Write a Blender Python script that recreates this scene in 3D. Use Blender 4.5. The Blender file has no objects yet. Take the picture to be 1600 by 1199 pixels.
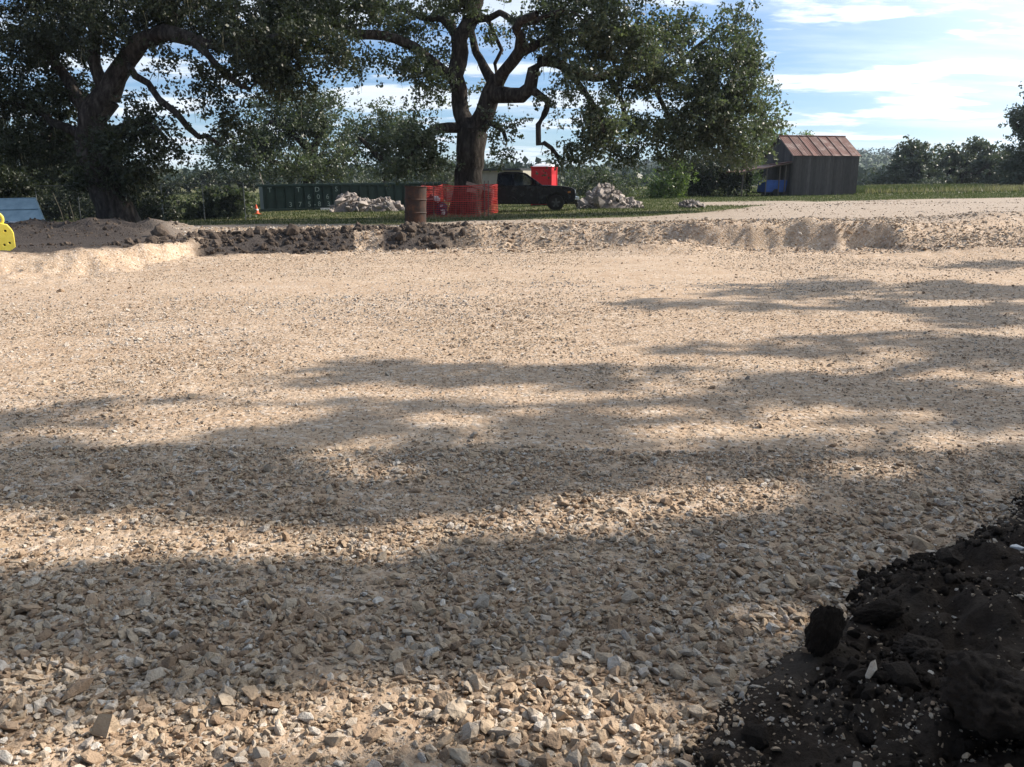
import bpy, bmesh, math, random
import numpy as np
from mathutils import Vector, Matrix

# ------------------------------------------------------------------ camera, sky, sun, exposure
S = bpy.context.scene
COL = S.collection
R = math.radians
CAMZ, PITCH, F = 1.8, 13.81, 1280.0
cam = bpy.data.objects.new('camera', bpy.data.cameras.new('camera'))
COL.objects.link(cam)
cam.location = (0, 0, CAMZ)
cam.rotation_euler = (R(90 - PITCH), 0, 0)
cam.data.sensor_width = 36
cam.data.lens = 36 * F / 1600
cam.data.clip_end = 6000
cam.data.clip_start = 0.05
S.camera = cam

SUN_AZ, SUN_EL = 69.0, 36.0          # azimuth measured from the view direction (+Y) towards +X
sdir = Vector((math.sin(R(SUN_AZ)) * math.cos(R(SUN_EL)), math.cos(R(SUN_AZ)) * math.cos(R(SUN_EL)), math.sin(R(SUN_EL))))
sl = bpy.data.lights.new('sun', 'SUN')
sl.energy = 5.0
sl.angle = R(0.8)
sl.color = (1.0, 0.90, 0.78)
sun = bpy.data.objects.new('sun', sl)
COL.objects.link(sun)
sun.rotation_euler = sdir.to_track_quat('Z', 'Y').to_euler()

W = bpy.data.worlds.new('World')
S.world = W
W.use_nodes = True
nt = W.node_tree
nt.nodes.clear()
def N(t, kind, **kw):
    n = t.nodes.new(kind)
    for k, v in kw.items():
        setattr(n, k, v)
    return n
def L(t, a, b):
    t.links.new(a, b)
out = N(nt, 'ShaderNodeOutputWorld')
bg = N(nt, 'ShaderNodeBackground')
bg.inputs['Strength'].default_value = 0.066
sky = N(nt, 'ShaderNodeTexSky', sky_type='NISHITA', sun_disc=False)
sky.sun_elevation = R(SUN_EL)
sky.sun_rotation = R(SUN_AZ)
sky.air_density = 1.0
sky.dust_density = 0.15
sky.ozone_density = 3.5
tc = N(nt, 'ShaderNodeTexCoord')
sep = N(nt, 'ShaderNodeSeparateXYZ')
L(nt, tc.outputs['Generated'], sep.inputs[0])
def M(t, op, a, b=None, c=None, clamp=False):
    n = N(t, 'ShaderNodeMath', operation=op, use_clamp=clamp)
    for i, v in enumerate((a, b, c)):
        if v is None: continue
        if isinstance(v, (int, float)): n.inputs[i].default_value = v
        else: L(t, v, n.inputs[i])
    return n.outputs[0]
zc = M(nt, 'ADD', M(nt, 'MAXIMUM', sep.outputs['Z'], 0.0), 0.10)
comb = N(nt, 'ShaderNodeCombineXYZ')
L(nt, M(nt, 'DIVIDE', sep.outputs['X'], zc), comb.inputs[0])
L(nt, M(nt, 'DIVIDE', sep.outputs['Y'], zc), comb.inputs[1])
def wnoise(scale, vec, detail=8, rough=0.6, mapscale=None, loc=(0, 0, 0)):
    mp = N(nt, 'ShaderNodeMapping')
    mp.inputs['Scale'].default_value = mapscale or (1, 1, 1)
    mp.inputs['Location'].default_value = loc
    L(nt, vec, mp.inputs[0])
    n = N(nt, 'ShaderNodeTexNoise')
    n.inputs['Scale'].default_value = scale
    n.inputs['Detail'].default_value = detail
    n.inputs['Roughness'].default_value = rough
    L(nt, mp.outputs[0], n.inputs['Vector'])
    return n.outputs['Fac']
def wramp(v, a, b, lo=0.0, hi=1.0):
    r = N(nt, 'ShaderNodeMapRange', interpolation_type='SMOOTHSTEP')
    L(nt, v, r.inputs[0])
    for i, x in enumerate((a, b, lo, hi)):
        r.inputs[i + 1].default_value = x
    return r.outputs[0]
cirrus = wramp(wnoise(0.9, comb.outputs[0], 9, 0.62, (0.9, 2.2, 1), (3.1, 1.7, 0)), 0.40, 0.72)
cumul = wramp(wnoise(1.0, comb.outputs[0], 10, 0.58, (1.0, 1.6, 1), (7.3, 4.2, 0)), 0.50, 0.58)
# cloud cover gathers towards the side the sun stands on
sundot = N(nt, 'ShaderNodeVectorMath', operation='DOT_PRODUCT')
L(nt, tc.outputs['Generated'], sundot.inputs[0])
sundot.inputs[1].default_value = sdir
veil = wramp(sundot.outputs['Value'], 0.48, 0.86)
low = wramp(sep.outputs['Z'], 0.0, 0.30, 1.0, 0.0)
fac = M(nt, 'ADD', M(nt, 'MULTIPLY', cirrus, 0.34), M(nt, 'MULTIPLY', cumul, 0.72))
fac = M(nt, 'ADD', fac, M(nt, 'MULTIPLY', veil, 0.70))
fac = M(nt, 'ADD', fac, M(nt, 'MULTIPLY', low, 0.10), clamp=True)
bright = M(nt, 'ADD', 11.0, M(nt, 'MULTIPLY', veil, 8.0))
ccol = N(nt, 'ShaderNodeVectorMath', operation='SCALE')
ccol.inputs[0].default_value = (0.90, 0.98, 1.06)
L(nt, bright, ccol.inputs['Scale'])
mix = N(nt, 'ShaderNodeMix', data_type='RGBA')
L(nt, fac, mix.inputs['Factor'])
tint = N(nt, 'ShaderNodeMix', data_type='RGBA', blend_type='MULTIPLY'); tint.inputs['Factor'].default_value = 1; tint.inputs['B'].default_value = (.72, .98, 1.28, 1)
L(nt, sky.outputs[0], tint.inputs['A']); L(nt, tint.outputs['Result'], mix.inputs['A'])
L(nt, ccol.outputs[0], mix.inputs['B'])
L(nt, mix.outputs['Result'], bg.inputs['Color'])
L(nt, bg.outputs[0], out.inputs['Surface'])

S.render.engine = 'CYCLES'
S.view_settings.view_transform = 'Standard'
S.view_settings.look = 'None'
S.view_settings.gamma = 1
S.view_settings.exposure = 0.62
S.view_settings.use_curve_mapping = False
S.cycles.max_bounces = 6
S.cycles.diffuse_bounces = 3
S.cycles.transparent_max_bounces = 8
S.cycles.use_adaptive_sampling = True
S.cycles.use_denoising = True

rng = np.random.default_rng(7)
random.seed(7)

# ------------------------------------------------------------------ helpers
def tag(o, label=None, cat=None, group=None, kind=None):
    if label: o['label'] = label
    if cat: o['category'] = cat
    if group: o['group'] = group
    if kind: o['kind'] = kind
    return o
def empty(name, loc=(0, 0, 0), rz=0.0, rot=None):
    o = bpy.data.objects.new(name, None)
    COL.objects.link(o)
    o.location = loc
    o.rotation_euler = rot or (0, 0, rz)
    o.empty_display_size = 0.2
    return o
def new_obj(name, me, parent=None, loc=(0, 0, 0), rot=(0, 0, 0), scale=(1, 1, 1)):
    o = bpy.data.objects.new(name, me)
    COL.objects.link(o)
    o.location, o.rotation_euler, o.scale = loc, rot, scale
    if parent: o.parent = parent
    return o
def np_mesh(name, verts, faces, mat=None, smooth=False):
    """faces: (n,3) or (n,4) int array"""
    verts = np.asarray(verts, dtype=np.float32); faces = np.asarray(faces, dtype=np.int32)
    me = bpy.data.meshes.new(name)
    n, k = faces.shape
    me.vertices.add(len(verts)); me.vertices.foreach_set('co', verts.ravel())
    me.loops.add(n * k); me.loops.foreach_set('vertex_index', faces.ravel())
    me.polygons.add(n)
    me.polygons.foreach_set('loop_start', np.arange(0, n * k, k, dtype=np.int32))
    me.polygons.foreach_set('loop_total', np.full(n, k, dtype=np.int32))
    if smooth: me.polygons.foreach_set('use_smooth', np.ones(n, dtype=bool))
    me.update(calc_edges=True)
    if mat: me.materials.append(mat)
    return me
class MB:
    def __init__(s): s.v, s.f = [], []
    def add(s, vs, fs):
        b = len(s.v); s.v += [tuple(v) for v in vs]; s.f += [tuple(i + b for i in f) for f in fs]; return s
    def box(s, c, d, rot=None, taper=1.0):
        vs = []
        for z in (-1, 1):
            k = taper if z > 0 else 1.0
            for x, y in ((-1, -1), (1, -1), (1, 1), (-1, 1)):
                vs.append(Vector((x * d[0] / 2 * k, y * d[1] / 2 * k, z * d[2] / 2)))
        if rot is not None:
            vs = [rot @ v for v in vs]
        vs = [v + Vector(c) for v in vs]
        return s.add(vs, [(3, 2, 1, 0), (4, 5, 6, 7), (0, 1, 5, 4), (1, 2, 6, 5), (2, 3, 7, 6), (3, 0, 4, 7)])
    def prism(s, poly, y0, y1, ins0=None):
        """poly in xz, extruded along y"""
        n = len(poly)
        vs = [(x, y0, z) for x, z in poly] + [(x, y1, z) for x, z in poly]
        fs = [tuple(range(n)), tuple(range(2 * n - 1, n - 1, -1))] + [(i, i + n, (i + 1) % n + n, (i + 1) % n) for i in range(n)]
        return s.add(vs, fs)
    def tube(s, path, radii, sides=8, caps=True):
        path = [Vector(p) for p in path]
        if isinstance(radii, (int, float)): radii = [radii] * len(path)
        rings = []
        up = None
        for i, p in enumerate(path):
            d = (path[min(i + 1, len(path) - 1)] - path[max(i - 1, 0)])
            if d.length < 1e-9: d = Vector((0, 0, 1))
            d.normalize()
            if up is None:
                up = Vector((0, 0, 1)) if abs(d.z) < 0.9 else Vector((1, 0, 0))
            a = d.cross(up)
            if a.length < 1e-4: a = d.cross(Vector((0.3, 1, 0.2)))
            a.normalize(); b = a.cross(d); up = b
            rings.append([p + (a * math.cos(t) + b * math.sin(t)) * radii[i] for t in (2 * math.pi * j / sides for j in range(sides))])
        vs = [v for r in rings for v in r]
        fs = []
        for i in range(len(path) - 1):
            for j in range(sides):
                k = (j + 1) % sides
                fs.append((i * sides + j, i * sides + k, (i + 1) * sides + k, (i + 1) * sides + j))
        if caps:
            fs.append(tuple(range(sides - 1, -1, -1)))
            fs.append(tuple((len(path) - 1) * sides + j for j in range(sides)))
        return s.add(vs, fs)
    def lathe(s, prof, c=(0, 0, 0), sides=24, axis='z'):
        vs, fs = [], []
        for r, h in prof:
            for j in range(sides):
                t = 2 * math.pi * j / sides
                if axis == 'z': vs.append((c[0] + r * math.cos(t), c[1] + r * math.sin(t), c[2] + h))
                else: vs.append((c[0] + r * math.cos(t), c[1] + h, c[2] + r * math.sin(t)))
        for i in range(len(prof) - 1):
            for j in range(sides):
                k = (j + 1) % sides
                fs.append((i * sides + j, i * sides + k, (i + 1) * sides + k, (i + 1) * sides + j))
        fs.append(tuple(range(sides - 1, -1, -1)))
        fs.append(tuple((len(prof) - 1) * sides + j for j in range(sides)))
        return s.add(vs, fs)
    def build(s, name, mat, parent=None, bevel=0, smooth=False, loc=(0, 0, 0), rot=(0, 0, 0)):
        me = bpy.data.meshes.new(name)
        me.from_pydata([tuple(v) for v in s.v], [], s.f)
        bm = bmesh.new(); bm.from_mesh(me)
        bmesh.ops.recalc_face_normals(bm, faces=bm.faces); bm.to_mesh(me); bm.free()
        me.materials.append(mat)
        if smooth:
            me.polygons.foreach_set('use_smooth', [True] * len(me.polygons))
        o = new_obj(name, me, parent, loc, rot)
        if bevel:
            b = o.modifiers.new('bevel', 'BEVEL'); b.width = bevel; b.segments = 2; b.limit_method = 'ANGLE'; b.angle_limit = R(35)
        return o

# numpy value noise
def _hash(ix, iy, seed):
    h = (ix.astype(np.int64) * 374761393 + iy.astype(np.int64) * 668265263 + seed * 1442695041) & 0xFFFFFFFF
    h = ((h ^ (h >> 13)) * 1274126177) & 0xFFFFFFFF
    return ((h ^ (h >> 16)) & 0xFFFFFF) / float(0xFFFFFF)
def vn(x, y, seed=0):
    x = np.asarray(x, dtype=np.float64); y = np.asarray(y, dtype=np.float64)
    ix, iy = np.floor(x), np.floor(y)
    fx, fy = x - ix, y - iy
    fx = fx * fx * (3 - 2 * fx); fy = fy * fy * (3 - 2 * fy)
    a = _hash(ix, iy, seed); b = _hash(ix + 1, iy, seed); c = _hash(ix, iy + 1, seed); d = _hash(ix + 1, iy + 1, seed)
    return (a * (1 - fx) + b * fx) * (1 - fy) + (c * (1 - fx) + d * fx) * fy * 1.0
def fbm(x, y, oct=4, seed=0, gain=0.5):
    s, a, t = 0, 1, 0
    for i in range(oct):
        s = s + (vn(x * 2 ** i + i * 17.3, y * 2 ** i - i * 9.1, seed + i) - 0.5) * 2 * a
        t += a; a *= gain
    return s / t
def sstep(a, b, x):
    t = np.clip((x - a) / (b - a), 0, 1)
    return t * t * (3 - 2 * t)

def theta(py):
    return np.arctan((np.asarray(py, dtype=float) - 599.5) / F) + R(PITCH)
CP, SP = math.cos(R(PITCH)), math.sin(R(PITCH))
def P(px, py, D):
    """world point seen at photo position (px, py), D metres ahead"""
    u, v = (px - 800) / F, (599.5 - py) / F
    d = Vector((u, CP + v * SP, -SP + v * CP))
    return Vector((0, 0, CAMZ)) + d * (D / d.y)
def mpp(D): return D * CP / F       # metres per photo pixel

# ------------------------------------------------------------------ terrain shape
TB = np.array([ # px, toe_y, crest_y, crest_z
 (-400, 450, 400, .36), (0, 440, 397, .34), (150, 426, 390, .36), (260, 410, 382, .38), (310, 400, 372, .36), (450, 394, 365, .42),
 (600, 391, 361, .46), (700, 388, 355, .52), (800, 387, 352, .56), (950, 389, 350, .60), (1080, 391, 347, .70), (1250, 390, 344, .76),
 (1380, 389, 346, .74), (1440, 398, 350, .60), (1600, 400, 345, .66), (2000, 400, 345, .7)])
T_PX = TB[:, 0]
T_TOE = CAMZ / np.tan(theta(TB[:, 1]))
T_CRE = (CAMZ - TB[:, 3]) / np.tan(theta(TB[:, 2]))
GB = np.array([(-400, 350), (0, 349), (270, 352), (400, 351), (620, 351), (700, 347), (800, 344), (900, 342), (1000, 339), (1080, 334), (1150, 327), (1230, 317),
 (1300, 314.5), (1400, 312.5), (1600, 309), (2000, 306)])
G_D = 1.315 / (np.tan(theta(GB[:, 1])) + 0.0146 * (GB[:, 0] - 800) / F)
HZ = np.array([(-800, 268), (0, 270), (250, 276), (300, 279), (340, 274), (400, 279), (640, 262), (700, 258), (930, 270), (965, 261), (1010, 258), (1060, 254),
 (1240, 250), (1340, 241), (1390, 243), (1450, 248), (1600, 254), (2400, 250)])
def pxof(x, y):
    y = np.maximum(y, 0.3)
    return 800 + F * x / (y * CP + 0.35)
def nat(x, y):
    far = 1 - sstep(90, 260, y)
    return 0.5 + 0.015 * (np.clip(x, -22, 45) - 1) * far
MOUND_Y = np.array([0.2, 1.6, 2.35, 2.71, 3.34, 3.8, 4.6, 5.6, 8, 12]); MOUND_X = np.array([.22, .38, .56, .98, 1.50, 2.20, 3.10, 4.4, 8.5, 14])
def hgt(x, y):
    x = np.asarray(x, dtype=float); y = np.asarray(y, dtype=float)
    px = pxof(x, y)
    dt = np.interp(px, T_PX, T_TOE); dc = np.interp(px, T_PX, T_CRE); zc_ = np.interp(px, T_PX, TB[:, 3])
    wob = fbm(x * .9, y * .9, 3, 5) * .35 + fbm(x * 3, y * 3, 3, 9) * .12
    s = (y + wob - dt) / np.maximum(dc - dt, .25)
    prof = sstep(0, 1, s)
    n = nat(x, y)
    crest = zc_ + fbm(x * 1.3, x * .3 + 5, 3, 31) * .07
    back = sstep(dc, dc + 2.5, y)
    z_up = crest * (1 - back) + n * back
    pad = fbm(x * .12, y * 1.3, 3, 3) * .022 + fbm(x * .25, y * .25, 3, 1) * .05 + fbm(x * 1.2, y * 1.2, 3, 2) * .018
    z = pad * (1 - prof) + z_up * prof
    rough = np.exp(-((y - (dt + dc) / 2) / 2.2) ** 2)
    z = z + rough * (fbm(x * 2.5, y * 2.5, 5, 11, .68) * .12 - .05 * np.abs(fbm(x * 1.1 + 4, y * .6, 3, 19)))
    # low gravel pile before the face
    z = z + .30 * np.exp(-((x - 4.0) / 1.5) ** 2 - ((y - 21.9) / .8) ** 2) * (1 + .3 * fbm(x * 3, y * 3, 3, 12))
    z = z + .16 * np.exp(-((x - 13.5) / 2.5) ** 2 - ((y - 21.5) / 1.0) ** 2)
    # dark spoil heap on the left
    z = z + .42 * np.exp(-((x + 13.0) / 3.4) ** 4 - ((y - 24.6) / 1.6) ** 2) * (.9 + .9 * fbm(x * .9, y * 1.2, 5, 14, .6))
    # spoil and ruts on the right rim, cut at the far right
    z = z + .20 * np.exp(-((x - 15.5) / 1.6) ** 2 - ((y - 26.5) / .9) ** 2) - .30 * np.exp(-((x - 16.2) / 1.3) ** 2 - ((y - 24.6) / .8) ** 2)
    track = sstep(dc + 1, dc + 4, y) * (1 - sstep(40, 60, y))
    z = z + track * fbm(x * .5, y * .9, 3, 15) * .03
    # hills
    hz = np.interp(px, HZ[:, 0], HZ[:, 1])
    top = 1.8 + 900 * np.tan(-theta(hz))
    hill = sstep(380, 900, y) * (1 - .6 * sstep(950, 1500, y))
    z = z + hill * np.maximum(top - n, 0) * (1 + .05 * fbm(x * .004, y * .004, 3, 21))
    return z
def h1(x, y): return float(hgt(np.array([x]), np.array([y]))[0])
def masks(x, y):
    px = pxof(x, y)
    dt = np.interp(px, T_PX, T_TOE); dc = np.interp(px, T_PX, T_CRE); gd = np.interp(px, GB[:, 0], G_D)
    w = fbm(x * .7, y * .7, 4, 41) * .9 + fbm(x * 4, y * 4, 3, 42) * .25
    grass = sstep(-.35, .35, y + w * .8 - gd)
    # bare tan patch behind the grass strip, right of the oak
    patch = np.exp(-((x - 13) / 4.2) ** 4 - ((y - 46) / 4.0) ** 4)
    grass = grass * (1 - .9 * sstep(.3, .7, patch + w * .12))
    # dark soil: left heap and bank
    e = (px - 705) / 60 + w * .8
    dleft = (1 - sstep(-1, 1, e)) * sstep(-.3, .1, y + w * .2 - (dt - .1))
    onberm = (1 - sstep(285, 330, px + w * 25)) * (1 - sstep(-.2, .3, y + w * .3 - dc))
    dark = dleft * (1 - onberm)
    trackness = sstep(dc + .8, dc + 2.2, y + w * .5) * sstep(200, 330, px)
    dark = dark * (1 - .85 * trackness)
    blot = sstep(.32, .5, fbm(x * .8, y * 1.1, 3, 44)) * np.exp(-((px - 860) / 130) ** 2) * np.exp(-((y - dc) / 1.2) ** 2)
    dark = dark * (1 - .95 * sstep(.4, .7, np.exp(-((px - 578 + w * 14) / 26) ** 2)) * (y < dc + .3))
    dark = np.clip(dark + .8 * blot, 0, 1)
    track = sstep(dc + .2, dc + 1.6, y)
    return grass, dark, track

# ------------------------------------------------------------------ materials
def nmat(name):
    m = bpy.data.materials.new(name); m.use_nodes = True
    t = m.node_tree; b = t.nodes['Principled BSDF']
    return m, t, b
def ramp(t, v, stops):
    r = N(t, 'ShaderNodeValToRGB')
    e = r.color_ramp.elements
    while len(e) < len(stops): e.new(0.5)
    for i, (p, c) in enumerate(stops):
        e[i].position = p; e[i].color = (*c, 1)
    L(t, v, r.inputs[0])
    return r.outputs[0]
def noise(t, vec, scale, detail=5, rough=.55, mscale=None):
    if mscale is not None:
        mp = N(t, 'ShaderNodeMapping'); mp.inputs['Scale'].default_value = mscale
        L(t, vec, mp.inputs[0]); vec = mp.outputs[0]
    n = N(t, 'ShaderNodeTexNoise'); n.inputs['Scale'].default_value = scale
    n.inputs['Detail'].default_value = detail; n.inputs['Roughness'].default_value = rough
    L(t, vec, n.inputs['Vector']); return n.outputs['Fac']
def rgbmix(t, f, a, b, mode='MIX'):
    n = N(t, 'ShaderNodeMix', data_type='RGBA', blend_type=mode)
    for k, v in (('Factor', f), ('A', a), ('B', b)):
        if isinstance(v, (int, float)): n.inputs[k].default_value = v
        elif isinstance(v, tuple): n.inputs[k].default_value = (*v, 1)
        else: L(t, v, n.inputs[k])
    return n.outputs['Result']
def bump(t, b, h, strength=.4, dist=.02):
    n = N(t, 'ShaderNodeBump'); n.inputs['Strength'].default_value = strength; n.inputs['Distance'].default_value = dist
    L(t, h, n.inputs['Height']); L(t, n.outputs[0], b.inputs['Normal'])
def simple(name, c1, c2=None, scale=6, rough=.6, metal=0, bstr=.2, bdist=.01, mscale=None, contrast=(.35, .65), spec=.5):
    m, t, b = nmat(name)
    co = N(t, 'ShaderNodeTexCoord').outputs['Object']
    n = noise(t, co, scale, 6, .6, mscale)
    c2 = c2 or tuple(x * .7 for x in c1)
    L(t, ramp(t, n, [(contrast[0], c2), (contrast[1], c1)]), b.inputs['Base Color'])
    b.inputs['Roughness'].default_value = rough; b.inputs['Metallic'].default_value = metal
    b.inputs['Specular IOR Level'].default_value = spec
    if bstr: bump(t, b, n, bstr, bdist)
    return m

# terrain material: soil kinds come from attributes of the ground itself
m_ground, t, b = nmat('ground_soils')
geo = N(t, 'ShaderNodeNewGeometry').outputs['Position']
n_big = noise(t, geo, .35, 5, .6, (1, 1.6, 1)); n_mid = noise(t, geo, 2.2, 6, .65); n_fine = noise(t, geo, 22, 5, .7)
vor = N(t, 'ShaderNodeTexVoronoi'); vor.inputs['Scale'].default_value = 22; vor.inputs['Randomness'].default_value = 1
L(t, geo, vor.inputs['Vector'])
vs_ = N(t, 'ShaderNodeSeparateColor'); L(t, vor.outputs['Color'], vs_.inputs[0])
tan = ramp(t, n_big, [(.30, (.40, .29, .19)), (.50, (.46, .34, .235)), (.68, (.50, .40, .31))])
n_str = noise(t, geo, 1.0, 6, .6, (.22, 1.5, 1))
tan = rgbmix(t, ramp(t, n_str, [(.42, (0,) * 3), (.60, (.6,) * 3)]), tan, (.36, .235, .145))
tan = rgbmix(t, .45, tan, ramp(t, n_mid, [(.3, (.30, .21, .14)), (.55, (.46, .34, .24)), (.75, (.54, .46, .37))]))
peb = ramp(t, vs_.outputs[0], [(0, (.22, .155, .105)), (.4, (.42, .32, .23)), (.75, (.50, .41, .32)), (1, (.64, .59, .53))])
tan = rgbmix(t, ramp(t, n_fine, [(.42, (.15,) * 3), (.62, (.75,) * 3)]), tan, peb)
soil = rgbmix(t, vs_.outputs[1], (.045, .038, .034), (.115, .097, .087))
soil = rgbmix(t, n_mid, (.032, .027, .025), soil)
trk = rgbmix(t, n_mid, (.24, .19, .145), (.42, .35, .29))
trk = rgbmix(t, ramp(t, n_fine, [(.4, (0,) * 3), (.65, (.6,) * 3)]), trk, peb)
grs = rgbmix(t, ramp(t, n_mid, [(.3, (0,) * 3), (.7, (1,) * 3)]), (.035, .05, .019), (.10, .105, .048))
grs = rgbmix(t, ramp(t, n_big, [(.35, (0,) * 3), (.7, (.6,) * 3)]), grs, (.26, .22, .11))
def attr(t, n):
    a = N(t, 'ShaderNodeAttribute'); a.attribute_name = n; return a.outputs['Fac']
c = rgbmix(t, attr(t, 'track'), tan, trk)
c = rgbmix(t, attr(t, 'dark'), c, soil)
c = rgbmix(t, attr(t, 'grass'), c, grs)
# far woodland colour on the hills
c = rgbmix(t, attr(t, 'wood'), c, rgbmix(t, noise(t, geo, .06, 6, .7), (.025, .045, .018), (.07, .10, .04)))
L(t, c, b.inputs['Base Color']); b.inputs['Roughness'].default_value = .95; b.inputs['Specular IOR Level'].default_value = .15
hh = M(t, 'ADD', M(t, 'MULTIPLY', vor.outputs['Distance'], -.7), n_fine)
bump(t, b, hh, .8, .025)

m_stone, t, b = nmat('limestone_gravel')
oi = N(t, 'ShaderNodeObjectInfo'); co = N(t, 'ShaderNodeTexCoord').outputs['Object']
cc = ramp(t, oi.outputs['Random'], [(0, (.22, .15, .10)), (.2, (.36, .26, .18)), (.4, (.45, .345, .24)), (.6, (.47, .385, .29)), (.75, (.38, .335, .28)), (.88, (.52, .45, .37)), (.95, (.62, .59, .54)), (1, (.30, .26, .23))])
nn = noise(t, co, 2.2, 5, .6)
cc = rgbmix(t, ramp(t, nn, [(.35, (.5,) * 3), (.62, (0,) * 3)]), cc, (.30, .22, .15))
L(t, cc, b.inputs['Base Color']); b.inputs['Roughness'].default_value = .9; b.inputs['Specular IOR Level'].default_value = .2
bump(t, b, nn, .35, .15)

m_clod, t, b = nmat('dark_loam')
oi = N(t, 'ShaderNodeObjectInfo'); co = N(t, 'ShaderNodeTexCoord').outputs['Object']
nn = noise(t, co, 7, 7, .7)
cc = rgbmix(t, oi.outputs['Random'], (.045, .034, .027), (.115, .09, .072))
cc = rgbmix(t, nn, (.02, .016, .013), cc)
L(t, cc, b.inputs['Base Color']); b.inputs['Roughness'].default_value = 1; b.inputs['Specular IOR Level'].default_value = .1
bump(t, b, nn, .8, .03)

m_bark, t, b = nmat('oak_bark')
co = N(t, 'ShaderNodeNewGeometry').outputs['Position']
nn = noise(t, co, 7, 8, .7, (1, 1, .28)); n2 = noise(t, co, .9, 4, .6)
L(t, rgbmix(t, ramp(t, n2, [(.4, (0,) * 3), (.65, (.8,) * 3)]), ramp(t, nn, [(.32, (.010, .008, .007)), (.5, (.035, .029, .025)), (.68, (.10, .085, .075))]),
   ramp(t, nn, [(.35, (.018, .015, .013)), (.65, (.085, .078, .07))])), b.inputs['Base Color'])
b.inputs['Roughness'].default_value = .95; b.inputs['Specular IOR Level'].default_value = .1
bump(t, b, nn, 1.0, .08)

def leafmat(name, dark, light, trans=.35, spec=.35):
    m, t, b = nmat(name)
    v = attr(t, 'var')
    c = ramp(t, v, [(0, dark), (.6, tuple((a + q) / 2 for a, q in zip(dark, light))), (1, light)])
    L(t, c, b.inputs['Base Color']); b.inputs['Roughness'].default_value = .45; b.inputs['Specular IOR Level'].default_value = spec
    tr = N(t, 'ShaderNodeBsdfTranslucent')
    L(t, rgbmix(t, 1.0, c, (1.15, 1.35, .75), 'MULTIPLY'), tr.inputs['Color'])
    mx = N(t, 'ShaderNodeMixShader'); mx.inputs[0].default_value = trans
    L(t, b.outputs[0], mx.inputs[1]); L(t, tr.outputs[0], mx.inputs[2])
    L(t, mx.outputs[0], t.nodes['Material Output'].inputs['Surface'])
    return m
m_leaf = leafmat('oak_leaves', (.030, .042, .024), (.135, .155, .10), .35)
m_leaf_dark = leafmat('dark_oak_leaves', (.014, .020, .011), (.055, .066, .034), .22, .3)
m_leaf_grey = leafmat('grey_oak_leaves', (.045, .058, .040), (.13, .145, .10), .2, .3)
m_leaf_lite = leafmat('light_green_leaves', (.06, .095, .03), (.17, .22, .075), .4)
m_leaf_far = leafmat('far_leaves', (.018, .03, .018), (.045, .062, .034), .15, .15)
m_grass = leafmat('grass_blades', (.03, .048, .016), (.10, .11, .05), .35, .2)
m_straw = leafmat('dry_grass', (.10, .095, .06), (.26, .23, .16), .35, .2)
m_moss = leafmat('grey_moss', (.10, .10, .07), (.24, .23, .17), .3, .1)

# ------------------------------------------------------------------ ground
def add_attr(me, name, dom, arr):
    a = me.attributes.new(name, 'FLOAT', dom); a.data.foreach_set('value', np.asarray(arr, dtype=np.float32))
ys = [1.15]
while ys[-1] < 72:
    y = ys[-1]
    st = y * .009
    if 20 < y < 31: st = min(st, .11)
    ys.append(y + st)
ys = np.array(ys); us = np.linspace(-1.05, 1.05, 500)
YY, UU = np.meshgrid(ys, us, indexing='ij'); XX = UU * (YY + .6)
ZZ = hgt(XX, YY)
ZZ = ZZ + (YY < 16) * fbm(XX * 9, YY * 9, 3, 61) * .008
V = np.stack([XX, YY, ZZ], -1).reshape(-1, 3)
ny, nx = YY.shape
idx = np.arange(ny * nx).reshape(ny, nx)
Fq = np.stack([idx[:-1, :-1], idx[:-1, 1:], idx[1:, 1:], idx[1:, :-1]], -1).reshape(-1, 4)
g_, d_, tr_ = masks(V[:, 0], V[:, 1])
fc_x = V[Fq].mean(1)
gf, df, tf = g_[Fq].mean(1), d_[Fq].mean(1), tr_[Fq].mean(1)
cls = np.where(gf > .5, 2, np.where((df > .5) & (gf <= .5), 1, np.where(tf > .5, 3, 0)))
for k, nm in ((0, 'gravel_pad'), (1, 'dark_soil_bank'), (2, 'grass_field'), (3, 'dirt_track')):
    fs = Fq[cls == k]
    used, inv = np.unique(fs, return_inverse=True)
    me = np_mesh(nm, V[used], inv.reshape(-1, 4), m_ground, True)
    add_attr(me, 'grass', 'POINT', g_[used]); add_attr(me, 'dark', 'POINT', d_[used]); add_attr(me, 'track', 'POINT', tr_[used]); add_attr(me, 'wood', 'POINT', np.zeros(len(used)))
    tag(new_obj(nm, me), kind='structure')
# wide coarse sheet to the horizon, with the fine ground left out of it
gy = np.concatenate([np.arange(-60, 72, 3.0), 72 * 1.035 ** np.arange(0, 92)])
gu = np.linspace(-1, 1, 260); gu = np.sign(gu) * np.abs(gu) ** 1.5
YY, UU = np.meshgrid(gy, gu, indexing='ij'); XX = UU * (np.maximum(YY, 0) * 1.5 + 90)
ZZ = hgt(XX, YY) - np.where(YY < 68, .10, 0) + np.where(YY > 380, 3.0 * fbm(XX * .02, YY * .02, 3, 71), 0)
V = np.stack([XX, YY, ZZ], -1).reshape(-1, 3)
ny, nx = YY.shape; idx = np.arange(ny * nx).reshape(ny, nx)
Fq = np.stack([idx[:-1, :-1], idx[:-1, 1:], idx[1:, 1:], idx[1:, :-1]], -1).reshape(-1, 4)
inside = (np.abs(V[:, 0]) < 1.03 * (V[:, 1] + .6)) & (V[:, 1] > 1.2) & (V[:, 1] < 70)
keep = ~inside[Fq].all(1)
g_, d_, tr_ = masks(V[:, 0], V[:, 1])
fy = V[Fq][:, :, 1].mean(1)
wood = sstep(280, 480, V[:, 1])
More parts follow.
